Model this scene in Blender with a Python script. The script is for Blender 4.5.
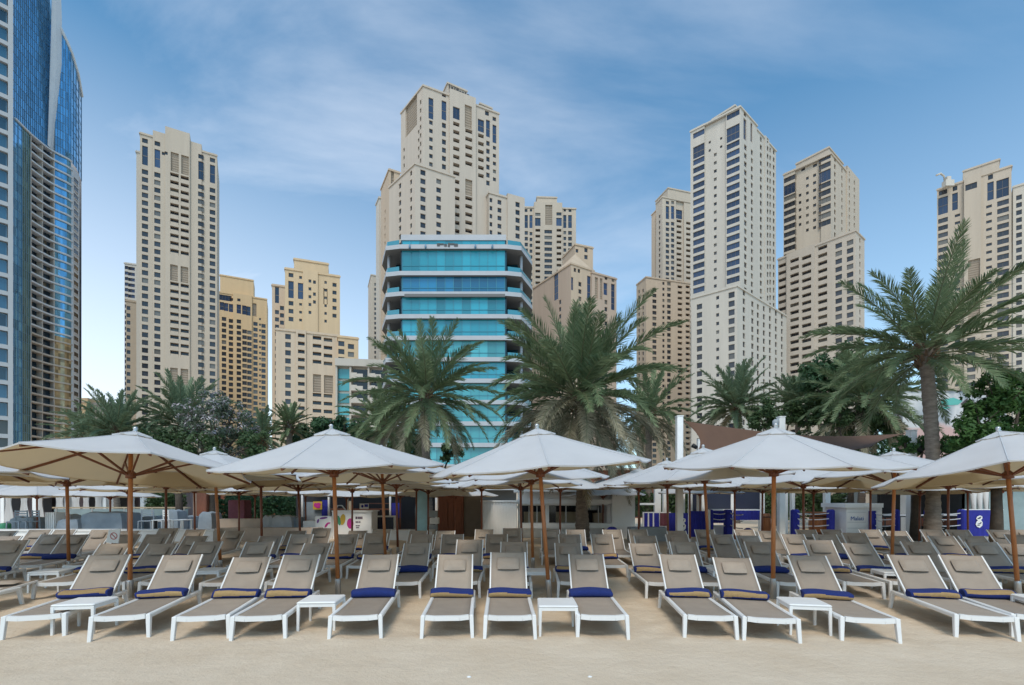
import bpy, math, random
from mathutils import Vector, Matrix, noise
SC = bpy.context.scene
for o in list(bpy.data.objects): bpy.data.objects.remove(o)
COL = SC.collection
# ---------------------------------------------------------------- camera, world, sun, exposure
F, H, CX, CY = 480.0, 1.65, 512.0, 500.0          # focal length in pixels, eye height, vanishing point
cam_d = bpy.data.cameras.new('camera'); cam = bpy.data.objects.new('camera', cam_d); COL.objects.link(cam)
cam_d.sensor_width = 36.0; cam_d.lens = F*36.0/1024.0
cam_d.shift_x = 0.0; cam_d.shift_y = (CY-342.5)/1024.0
cam_d.clip_start = 0.1; cam_d.clip_end = 6000
cam.location = (0, 0, H); cam.rotation_euler = (math.radians(90), 0, 0)
SC.camera = cam
SUN_EL, SUN_AZ = 56.0, -172.0     # azimuth measured clockwise from +Y (camera direction): behind and to the left
world = bpy.data.worlds.new('World'); SC.world = world; world.use_nodes = True
nt = world.node_tree; nt.nodes.clear()
def N(t, **k):
    n = nt.nodes.new(t)
    for a, b in k.items(): setattr(n, a, b)
    return n
sky = N('ShaderNodeTexSky', sky_type='NISHITA', sun_disc=False)
sky.sun_elevation = math.radians(SUN_EL); sky.sun_rotation = math.radians(SUN_AZ)
sky.air_density = 1.0; sky.dust_density = 0.9; sky.ozone_density = 2.6
tc = N('ShaderNodeTexCoord'); sep = N('ShaderNodeSeparateXYZ'); nt.links.new(tc.outputs['Generated'], sep.inputs[0])
def M2(op, a, b=None, clamp=False):
    m = N('ShaderNodeMath', operation=op, use_clamp=clamp)
    for i, v in enumerate((a, b)):
        if v is None: continue
        if isinstance(v, (int, float)): m.inputs[i].default_value = v
        else: nt.links.new(v, m.inputs[i])
    return m.outputs[0]
zz = M2('ADD', M2('MAXIMUM', sep.outputs['Z'], 0.0), 0.22)
cmb = N('ShaderNodeCombineXYZ')
nt.links.new(M2('DIVIDE', sep.outputs['X'], zz), cmb.inputs[0]); nt.links.new(M2('DIVIDE', sep.outputs['Y'], zz), cmb.inputs[1])
mp = N('ShaderNodeMapping'); mp.inputs['Rotation'].default_value = (0, 0, 0.35); mp.inputs['Scale'].default_value = (0.75, 1.5, 1); mp.inputs['Location'].default_value = (1.7, 0.4, 0)
nt.links.new(cmb.outputs[0], mp.inputs[0])
nz = N('ShaderNodeTexNoise'); nz.inputs['Scale'].default_value = 1.3; nz.inputs['Detail'].default_value = 9; nz.inputs['Roughness'].default_value = 0.55; nz.inputs['Distortion'].default_value = 0.6
nt.links.new(mp.outputs[0], nz.inputs['Vector'])
ramp = N('ShaderNodeMapRange'); ramp.interpolation_type = 'SMOOTHSTEP'
ramp.inputs['From Min'].default_value = 0.34; ramp.inputs['From Max'].default_value = 0.80; ramp.inputs['To Max'].default_value = 0.55
nt.links.new(nz.outputs['Fac'], ramp.inputs['Value'])
# thicker thin-cloud veil towards the left (north-west) part of the sky and low down
veil = N('ShaderNodeMapRange'); veil.inputs['From Min'].default_value = 0.62; veil.inputs['From Max'].default_value = -0.75; veil.inputs['To Min'].default_value = 0.24; veil.inputs['To Max'].default_value = 1.4
nt.links.new(sep.outputs['X'], veil.inputs['Value'])
cf = M2('MULTIPLY', ramp.outputs[0], veil.outputs[0], True)
low = N('ShaderNodeMapRange'); low.inputs['From Min'].default_value = 0.0; low.inputs['From Max'].default_value = 0.62; low.inputs['To Min'].default_value = 0.78; low.inputs['To Max'].default_value = 0.0
nt.links.new(sep.outputs['Z'], low.inputs['Value'])
cf2 = M2('MAXIMUM', cf, M2('MULTIPLY', low.outputs[0], M2('MAXIMUM', veil.outputs[0], 0.55)), True)
mix = N('ShaderNodeMix', data_type='RGBA'); nt.links.new(cf2, mix.inputs[0])
tint = N('ShaderNodeMix', data_type='RGBA', blend_type='MULTIPLY'); tint.inputs[0].default_value = 1.0
tint.inputs[7].default_value = (0.60, 1.00, 1.02, 1)
nt.links.new(sky.outputs[0], tint.inputs[6])
nt.links.new(tint.outputs[2], mix.inputs[6]); mix.inputs[7].default_value = (5.9, 6.15, 6.6, 1)
bg = N('ShaderNodeBackground'); bg.inputs['Strength'].default_value = 0.15
nt.links.new(mix.outputs[2], bg.inputs['Color'])
wo = N('ShaderNodeOutputWorld'); nt.links.new(bg.outputs[0], wo.inputs['Surface'])
sun_d = bpy.data.lights.new('sun', 'SUN'); sun_d.energy = 1.5; sun_d.angle = math.radians(20); sun_d.color = (1.0, 0.86, 0.72)
sun = bpy.data.objects.new('sun', sun_d); COL.objects.link(sun)
az, el = math.radians(SUN_AZ), math.radians(SUN_EL)
sdir = Vector((math.sin(az)*math.cos(el), math.cos(az)*math.cos(el), math.sin(el)))
sun.rotation_euler = sdir.to_track_quat('Z', 'Y').to_euler()
SC.view_settings.view_transform = 'Standard'; SC.view_settings.look = 'None'
SC.view_settings.exposure = 0.42; SC.view_settings.gamma = 1.0; SC.view_settings.use_curve_mapping = False
SC.render.engine = 'CYCLES'; SC.cycles.max_bounces = 6; SC.cycles.transparent_max_bounces = 6
SC.cycles.use_denoising = True

# ---------------------------------------------------------------- helpers
def X(px, d): return (px-CX)/F*d
def Z(py, d): return H+(CY-py)/F*d
R = math.radians
def tag(o, label=None, cat=None, group=None, kind=None):
    if label: o['label'] = label
    if cat: o['category'] = cat
    if group: o['group'] = group
    if kind: o['kind'] = kind
    return o
def empty(name, loc=(0, 0, 0), rz=0.0, label=None, cat=None, group=None):
    o = bpy.data.objects.new(name, None); COL.objects.link(o)
    o.location = loc; o.rotation_euler = (0, 0, rz); o.empty_display_size = 0.2
    return tag(o, label, cat, group)
def copy_tree(o, parent=None):
    c = o.copy(); COL.objects.link(c)
    if parent is not None: c.parent = parent
    for ch in o.children: copy_tree(ch, c)
    return c
class MB:
    def __init__(s): s.v = []; s.f = []; s.m = []; s.sm = []
    def add(s, vs, fs, mi=0, smooth=False, T=None):
        b = len(s.v)
        for p in vs:
            p = Vector(p)
            s.v.append(tuple(T @ p) if T is not None else tuple(p))
        for f in fs: s.f.append([i+b for i in f]); s.m.append(mi); s.sm.append(smooth)
        return s
    def box(s, c, d, mi=0, rz=0, T=None, bev=0.0):
        x, y, z = d[0]/2, d[1]/2, d[2]/2
        M = Matrix.Translation(c) @ Matrix.Rotation(rz, 4, 'Z')
        if T is not None: M = T @ M
        if bev <= 0:
            vs = [(-x,-y,-z),(x,-y,-z),(x,y,-z),(-x,y,-z),(-x,-y,z),(x,-y,z),(x,y,z),(-x,y,z)]
            return s.add(vs, [(3,2,1,0),(4,5,6,7),(0,1,5,4),(1,2,6,5),(2,3,7,6),(3,0,4,7)], mi, False, M)
        b = min(bev, x*.9, y*.9, z*.9); vs = []
        for sz in (-1, 1):
            for lev in (0, 1):
                zz_ = sz*(z if (lev == 0) == (sz < 0) else z-b)
                ins = b if (lev == 0) == (sz < 0) else 0
                # octagonal ring (chamfered corners)
                xx, yy = x-ins, y-ins
                vs += [(-xx+b,-yy,zz_),(xx-b,-yy,zz_),(xx,-yy+b,zz_),(xx,yy-b,zz_),(xx-b,yy,zz_),(-xx+b,yy,zz_),(-xx,yy-b,zz_),(-xx,-yy+b,zz_)]
        fs = [tuple(range(7,-1,-1)), tuple(range(24,32))]
        for r in range(3):
            for i in range(8):
                j = (i+1) % 8
                fs.append((r*8+i, r*8+j, r*8+8+j, r*8+8+i))
        return s.add(vs, fs, mi, False, M)
    def tube(s, pts, rad, n=8, mi=0, cap=True, smooth=True, T=None, flat=1.0):
        pts = [Vector(p) for p in pts]
        if isinstance(rad, (int, float)): rad = [rad]*len(pts)
        vs = []; fs = []
        for i, p in enumerate(pts):
            t = (pts[min(i+1, len(pts)-1)]-pts[max(i-1, 0)]).normalized()
            up = Vector((0, 0, 1)) if abs(t.z) < .95 else Vector((0, 1, 0))
            a = t.cross(up).normalized(); b = a.cross(t)
            for k in range(n):
                an = 2*math.pi*k/n
                vs.append(p+(a*math.cos(an)+b*math.sin(an)*flat)*rad[i])
        for i in range(len(pts)-1):
            for k in range(n):
                j = (k+1) % n
                fs.append((i*n+k, i*n+j, i*n+n+j, i*n+n+k))
        if cap: fs.append(tuple(range(n-1, -1, -1))); fs.append(tuple((len(pts)-1)*n+k for k in range(n)))
        return s.add(vs, fs, mi, smooth, T)
    def bar(s, a, b, w0, w1=None, mi=0, T=None, side=None):
        # square-section tapered bar from a to b; w = (width along side, depth)
        a, b = Vector(a), Vector(b); t = (b-a).normalized()
        if side is None: side = Vector((1, 0, 0)) if abs(t.x) < .9 else Vector((0, 1, 0))
        u = (Vector(side)-t*t.dot(Vector(side))).normalized(); v = t.cross(u)
        w1 = w1 or w0; vs = []
        for p, w in ((a, w0), (b, w1)):
            for sx, sy in ((-1,-1),(1,-1),(1,1),(-1,1)): vs.append(p+u*(sx*w[0]/2)+v*(sy*w[1]/2))
        return s.add(vs, [(3,2,1,0),(4,5,6,7),(0,1,5,4),(1,2,6,5),(2,3,7,6),(3,0,4,7)], mi, False, T)
    def lathe(s, prof, n=16, mi=0, smooth=True, T=None):
        vs = []; fs = []
        for r, z in prof:
            for k in range(n): vs.append((r*math.cos(2*math.pi*k/n), r*math.sin(2*math.pi*k/n), z))
        for i in range(len(prof)-1):
            for k in range(n):
                j = (k+1) % n; fs.append((i*n+k, i*n+j, i*n+n+j, i*n+n+k))
        fs.append(tuple(range(n-1, -1, -1))); fs.append(tuple((len(prof)-1)*n+k for k in range(n)))
        return s.add(vs, fs, mi, smooth, T)
    def prism(s, poly, z0, z1, mi=0, T=None, top_mi=None):
        n = len(poly); vs = [(p[0], p[1], z0) for p in poly]+[(p[0], p[1], z1) for p in poly]
        area = sum(poly[i][0]*poly[(i+1) % n][1]-poly[(i+1) % n][0]*poly[i][1] for i in range(n))
        idx = list(range(n)) if area > 0 else list(range(n-1, -1, -1))
        s.add(vs, [(idx[i], idx[(i+1) % n], n+idx[(i+1) % n], n+idx[i]) for i in range(n)], mi, False, T)
        s.add(vs, [tuple(reversed(idx)), tuple(n+i for i in idx)], mi if top_mi is None else top_mi, False, T)
        return s
    def mesh(s, name, mats):
        me = bpy.data.meshes.new(name); me.from_pydata(s.v, [], s.f)
        for m in (mats if isinstance(mats, (list, tuple)) else [mats]): me.materials.append(m)
        me.polygons.foreach_set('material_index', s.m); me.polygons.foreach_set('use_smooth', s.sm)
        me.update(); return me
    def build(s, name, mats, parent=None, loc=None, rz=None):
        return link(name, s.mesh(name, mats), parent, loc, rz)
def link(name, me, parent=None, loc=None, rz=None):
    o = bpy.data.objects.new(name, me); COL.objects.link(o)
    if parent is not None: o.parent = parent
    if loc is not None: o.location = loc
    if rz is not None: o.rotation_euler = (0, 0, rz)
    return o
def bevel(o, w=0.006, seg=2):
    m = o.modifiers.new('bevel', 'BEVEL'); m.width = w; m.segments = seg; m.limit_method = 'ANGLE'; return o

# ---------------------------------------------------------------- materials
def mat(name, col, rough=0.6, var=0.0, vscale=1.0, bump=0.0, bscale=40.0, metal=0.0, spec=0.5, rnd=0.0, trans=0.0, coord='Object', stretch=None, tint2=None, coat=0.0, tcol=None):
    m = bpy.data.materials.new(name); m.use_nodes = True; t = m.node_tree; p = t.nodes['Principled BSDF']
    p.inputs['Base Color'].default_value = (*col, 1); p.inputs['Roughness'].default_value = rough
    p.inputs['Metallic'].default_value = metal; p.inputs['Specular IOR Level'].default_value = spec
    if coat: p.inputs['Coat Weight'].default_value = coat
    tcn = t.nodes.new('ShaderNodeTexCoord'); co = tcn.outputs[coord] if coord != 'World' else None
    if coord == 'World': g = t.nodes.new('ShaderNodeNewGeometry'); co = g.outputs['Position']
    if stretch:
        mp_ = t.nodes.new('ShaderNodeMapping'); mp_.inputs['Scale'].default_value = stretch; t.links.new(co, mp_.inputs[0]); co = mp_.outputs[0]
    if var or rnd:
        n = t.nodes.new('ShaderNodeTexNoise'); n.inputs['Scale'].default_value = vscale; n.inputs['Detail'].default_value = 6; n.inputs['Roughness'].default_value = .6
        oi = t.nodes.new('ShaderNodeObjectInfo')
        ad = t.nodes.new('ShaderNodeVectorMath'); ad.operation = 'ADD'; t.links.new(co, ad.inputs[0])
        sc_ = t.nodes.new('ShaderNodeMath'); sc_.operation = 'MULTIPLY'; sc_.inputs[1].default_value = 37.0; t.links.new(oi.outputs['Random'], sc_.inputs[0])
        t.links.new(sc_.outputs[0], ad.inputs[1]); t.links.new(ad.outputs[0], n.inputs['Vector'])
        mr = t.nodes.new('ShaderNodeMapRange'); mr.inputs['From Min'].default_value = .3; mr.inputs['From Max'].default_value = .7
        mr.inputs['To Min'].default_value = 1-var; mr.inputs['To Max'].default_value = 1+var; t.links.new(n.outputs['Fac'], mr.inputs['Value'])
        val = mr.outputs[0]
        if rnd:
            mr2 = t.nodes.new('ShaderNodeMapRange'); mr2.inputs['To Min'].default_value = 1-rnd; mr2.inputs['To Max'].default_value = 1+rnd
            t.links.new(oi.outputs['Random'], mr2.inputs['Value'])
            mm = t.nodes.new('ShaderNodeMath'); mm.operation = 'MULTIPLY'; t.links.new(val, mm.inputs[0]); t.links.new(mr2.outputs[0], mm.inputs[1]); val = mm.outputs[0]
        if tint2:
            mx = t.nodes.new('ShaderNodeMix'); mx.data_type = 'RGBA'; mx.inputs[6].default_value = (*col, 1); mx.inputs[7].default_value = (*tint2, 1); t.links.new(n.outputs['Fac'], mx.inputs[0]); src = mx.outputs[2]
        else: src = None
        vm = t.nodes.new('ShaderNodeVectorMath'); vm.operation = 'SCALE'
        if src is not None: t.links.new(src, vm.inputs[0])
        else: vm.inputs[0].default_value = col
        t.links.new(val, vm.inputs['Scale']); t.links.new(vm.outputs[0], p.inputs['Base Color'])
        colout = vm.outputs[0]
    else: colout = None
    if bump:
        bn = t.nodes.new('ShaderNodeTexNoise'); bn.inputs['Scale'].default_value = bscale; bn.inputs['Detail'].default_value = 4; t.links.new(co, bn.inputs['Vector'])
        b = t.nodes.new('ShaderNodeBump'); b.inputs['Strength'].default_value = bump; b.inputs['Distance'].default_value = 0.02
        t.links.new(bn.outputs['Fac'], b.inputs['Height']); t.links.new(b.outputs[0], p.inputs['Normal'])
    if trans:
        tr = t.nodes.new('ShaderNodeBsdfTranslucent'); tr.inputs['Color'].default_value = (*col, 1)
        if tcol: tr.inputs['Color'].default_value = (*tcol, 1)
        elif colout is not None: t.links.new(colout, tr.inputs['Color'])
        ms = t.nodes.new('ShaderNodeMixShader'); ms.inputs[0].default_value = trans
        t.links.new(p.outputs[0], ms.inputs[1]); t.links.new(tr.outputs[0], ms.inputs[2])
        t.links.new(ms.outputs[0], t.nodes['Material Output'].inputs['Surface'])
    return m
def glassmat(name, col, rough=0.08, rnd=0.5, wave=0.0, metal=0.0, spec=0.7, alt=None):
    # opaque tinted window glass: own tint per pane (blinds, rooms) under a glossy coat
    m = bpy.data.materials.new(name); m.use_nodes = True; t = m.node_tree; p = t.nodes['Principled BSDF']
    p.inputs['Roughness'].default_value = rough; p.inputs['Metallic'].default_value = metal; p.inputs['Specular IOR Level'].default_value = spec
    oi = t.nodes.new('ShaderNodeObjectInfo'); g = t.nodes.new('ShaderNodeNewGeometry')
    a = t.nodes.new('ShaderNodeMath'); a.operation = 'ADD'; t.links.new(oi.outputs['Random'], a.inputs[0]); t.links.new(g.outputs['Random Per Island'], a.inputs[1])
    f = t.nodes.new('ShaderNodeMath'); f.operation = 'FRACT'; t.links.new(a.outputs[0], f.inputs[0])
    cr = t.nodes.new('ShaderNodeValToRGB'); e = cr.color_ramp.elements
    e[0].position = 0; e[0].color = (*[c*(1-rnd) for c in col], 1)
    e[1].position = 1; e[1].color = (*[min(1, c*(1+rnd)) for c in col], 1)
    if alt:
        k = cr.color_ramp.elements.new(0.86); k.color = (*col, 1)
        k = cr.color_ramp.elements.new(0.90); k.color = (*alt, 1); e = cr.color_ramp.elements; e[len(e)-1].color = (*alt, 1)
    t.links.new(f.outputs[0], cr.inputs[0]); t.links.new(cr.outputs[0], p.inputs['Base Color'])
    if wave:
        n = t.nodes.new('ShaderNodeTexNoise'); n.inputs['Scale'].default_value = 0.25; t.links.new(g.outputs['Position'], n.inputs['Vector'])
        b = t.nodes.new('ShaderNodeBump'); b.inputs['Strength'].default_value = wave; b.inputs['Distance'].default_value = .3
        t.links.new(n.outputs['Fac'], b.inputs['Height']); t.links.new(b.outputs[0], p.inputs['Normal'])
    return m
M = {}
M['white_metal'] = mat('white_powder_coat', (.78,.78,.77), .35, var=.03, vscale=3, rnd=.03)
M['sling'] = mat('taupe_sling', (.315,.258,.207), .75, var=.07, vscale=5, bump=.25, bscale=260, rnd=.12)
M['pillow'] = mat('taupe_pillow', (.345,.285,.23), .8, var=.06, vscale=6, bump=.3, bscale=220, rnd=.07)
M['navy'] = mat('royal_blue_terry', (.010,.026,.155), .95, var=.12, vscale=30, bump=.6, bscale=180)
M['gold'] = mat('tan_terry', (.40,.265,.12), .95, var=.1, vscale=30, bump=.6, bscale=180, rnd=.12)
M['canopy'] = mat('sky_tinted_canvas_top', (.655,.675,.705), .9, var=.05, vscale=1.6, bump=.2, bscale=60, trans=.33, tcol=(.92,.88,.82))  # off-white canvas, cool sky light on top put into the colour
M['canopy_in'] = mat('bounce_warmed_canvas_lining', (.65,.53,.355), .9, var=.05, vscale=1.6, bump=.2, bscale=60, trans=.55, tcol=(.95,.79,.53))  # same canvas underneath, warmth of sand bounce put into the colour
M['wood_pole'] = mat('varnished_pole', (.42,.155,.05), .35, var=.18, vscale=5, stretch=(8,8,1), rnd=.18)
M['wood_rib'] = mat('dark_varnished_rib', (.17,.055,.022), .4, var=.15, vscale=8, rnd=.15)
M['wood_dark'] = mat('dark_brown_pole', (.19,.06,.03), .4, var=.15, vscale=8, rnd=.15)
M['steel'] = mat('brushed_steel', (.5,.5,.5), .35, metal=.8)
M['concrete'] = mat('grey_concrete', (.33,.31,.28), .9, var=.12, vscale=4, bump=.4, bscale=30)
# ---------------------------------------------------------------- ground: one sheet of sand to the horizon
def sand_h(x, y):
    if y > 24 or abs(x) > 26: return 0.0
    n1 = noise.noise(Vector((x*.9, y*.9, 3)))*.5
    n2 = noise.noise(Vector((x*3.1, y*3.1, 9)))
    n3 = noise.noise(Vector((x*6.5, y*6.5, 21)))
    k = min(1, max(0.25, (y-5.1)/0.9)); fade = min(1, max(0, (24-y)/4))*min(1, max(0, (26-abs(x))/4))
    n4 = noise.noise(Vector((x*1.9, y*3.3, 33)))
    dent = -.03*max(0, n4-.25)**.7 if n4 > .25 else 0     # trodden hollows
    return (.014*n1+k*(.027*n2+.017*n3+dent)+.004*noise.noise(Vector((x*13, y*13, 5))))*fade
def axis(lo, hi, fine_lo, fine_hi, step):
    a = [fine_lo+step*i for i in range(int((fine_hi-fine_lo)/step)+1)]
    s = step; b = a[-1]
    while b < hi: s *= 1.35; b += s; a.append(min(b, hi))
    s = step; b = a[0]; pre = []
    while b > lo: s *= 1.35; b -= s; pre.append(max(b, lo))
    return pre[::-1]+a
xs = axis(-3000, 3000, -11, 11, .07); ys = axis(-3000, 3000, 3.6, 11, .07)
mb = MB(); nx = len(xs)
mb.v = [(x, y, sand_h(x, y)) for y in ys for x in xs]
for j in range(len(ys)-1):
    for i in range(nx-1):
        a = j*nx+i; mb.f.append((a, a+1, a+1+nx, a+nx))
mb.m = [0]*len(mb.f); mb.sm = [True]*len(mb.f)
def sand_mat():
    m = bpy.data.materials.new('beach_sand'); m.use_nodes = True; t = m.node_tree; p = t.nodes['Principled BSDF']
    p.inputs['Roughness'].default_value = .95; p.inputs['Specular IOR Level'].default_value = .2
    g = t.nodes.new('ShaderNodeNewGeometry')
    n = t.nodes.new('ShaderNodeTexNoise'); n.inputs['Scale'].default_value = 1.1; n.inputs['Detail'].default_value = 8; n.inputs['Roughness'].default_value = .65; t.links.new(g.outputs['Position'], n.inputs['Vector'])
    cr = t.nodes.new('ShaderNodeValToRGB'); e = cr.color_ramp.elements
    e[0].position = .3; e[0].color = (.58,.462,.335,1); e[1].position = .72; e[1].color = (.67,.556,.425,1)
    t.links.new(n.outputs['Fac'], cr.inputs[0])
    sp = t.nodes.new('ShaderNodeTexNoise'); sp.inputs['Scale'].default_value = 160; sp.inputs['Detail'].default_value = 2; t.links.new(g.outputs['Position'], sp.inputs['Vector'])
    mx = t.nodes.new('ShaderNodeMix'); mx.data_type = 'RGBA'; mx.blend_type = 'OVERLAY'; mx.inputs[0].default_value = .22
    t.links.new(cr.outputs[0], mx.inputs[6]); t.links.new(sp.outputs['Fac'], mx.inputs[7]); t.links.new(mx.outputs[2], p.inputs['Base Color'])
    b1 = t.nodes.new('ShaderNodeTexNoise'); b1.inputs['Scale'].default_value = 9; b1.inputs['Detail'].default_value = 8; b1.inputs['Roughness'].default_value = .7; t.links.new(g.outputs['Position'], b1.inputs['Vector'])
    b = t.nodes.new('ShaderNodeBump'); b.inputs['Strength'].default_value = .75; b.inputs['Distance'].default_value = .035
    t.links.new(b1.outputs['Fac'], b.inputs['Height']); t.links.new(b.outputs[0], p.inputs['Normal'])
    return m
tag(mb.build('sand_ground', sand_mat()), 'pale beach sand trodden uneven between the loungers', 'sand', kind='structure')

# ---------------------------------------------------------------- towers
def wallmat(name, col, var=.06):
    # painted render: faint blotches and vertical rain streaks
    m = bpy.data.materials.new(name); m.use_nodes = True; t = m.node_tree; p = t.nodes['Principled BSDF']
    p.inputs['Roughness'].default_value = .85; p.inputs['Specular IOR Level'].default_value = .3
    g = t.nodes.new('ShaderNodeNewGeometry')
    mp_ = t.nodes.new('ShaderNodeMapping'); mp_.inputs['Scale'].default_value = (.5,.5,.03); t.links.new(g.outputs['Position'], mp_.inputs[0])
    n = t.nodes.new('ShaderNodeTexNoise'); n.inputs['Scale'].default_value = 1.0; n.inputs['Detail'].default_value = 7; n.inputs['Roughness'].default_value = .65; t.links.new(mp_.outputs[0], n.inputs['Vector'])
    mr = t.nodes.new('ShaderNodeMapRange'); mr.inputs['From Min'].default_value = .3; mr.inputs['From Max'].default_value = .7; mr.inputs['To Min'].default_value = 1-var; mr.inputs['To Max'].default_value = 1+var
    t.links.new(n.outputs['Fac'], mr.inputs['Value'])
    vm = t.nodes.new('ShaderNodeVectorMath'); vm.operation = 'SCALE'; vm.inputs[0].default_value = col
    t.links.new(mr.outputs[0], vm.inputs['Scale']); t.links.new(vm.outputs[0], p.inputs['Base Color'])
    return m
W = {
 'cream': wallmat('cream_render', (.53,.455,.37)),
 'pale': wallmat('pale_cream_render', (.53,.465,.395)),
 'sandy': wallmat('sandy_render', (.60,.49,.375)),
 'white': wallmat('off_white_render', (.60,.56,.50)),
 'grey': wallmat('grey_white_render', (.54,.505,.45)),
 'ochre': wallmat('ochre_sunglow_render', (.70,.50,.29)),  # ochre walls with the golden sun glow put into the colour
 'gold': wallmat('light_ochre_sunglow_render', (.64,.49,.32)),  # paler ochre, its warm sun glow also put into the colour
 'peach': wallmat('peach_render', (.56,.445,.335)),
 'rose': wallmat('rose_beige_render', (.50,.395,.315)),
 'panel': wallmat('taupe_louvre_render', (.38,.315,.25)),
 'roof': wallmat('roof_grey', (.42,.38,.33)),
}
G_WIN = glassmat('window_glass', (.05,.056,.07), .12, .55, spec=.6, alt=(.17,.16,.14))
G_BLUE = glassmat('blue_window_glass', (.03,.055,.115), .10, .45, spec=.6)
FR = mat('window_frame_bronze', (.16,.14,.12), .5)
WIN_MESH = {}
def win_mesh(w, h, style=0):
    key = (round(w, 1), round(h, 1), style)
    if key in WIN_MESH: return WIN_MESH[key]
    w, h = key[:2]; b = MB(); f = .07
    b.box((0, -.03, 0), (w-2*f, .04, h-2*f), 1)
    b.box((0, -.05, h/2-f/2), (w, .1, f), 0); b.box((0, -.05, -h/2+f/2), (w, .1, f), 0)
    b.box((-w/2+f/2, -.05, 0), (f, .1, h-2*f), 0); b.box((w/2-f/2, -.05, 0), (f, .1, h-2*f), 0)
    n = max(1, int(w/1.4+.4))
    for i in range(1, n): b.box((-w/2+w*i/n, -.06, 0), (.07, .08, h-2*f), 0)
    if h > 4:
        k = int(h/3+.5)
        for i in range(1, k): b.box((0, -.055, -h/2+h*i/k), (w-2*f, .07, .25), 0)
    WIN_MESH[key] = (b, b.mesh('window', [FR, G_BLUE if style else G_WIN])); return WIN_MESH[key]
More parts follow.
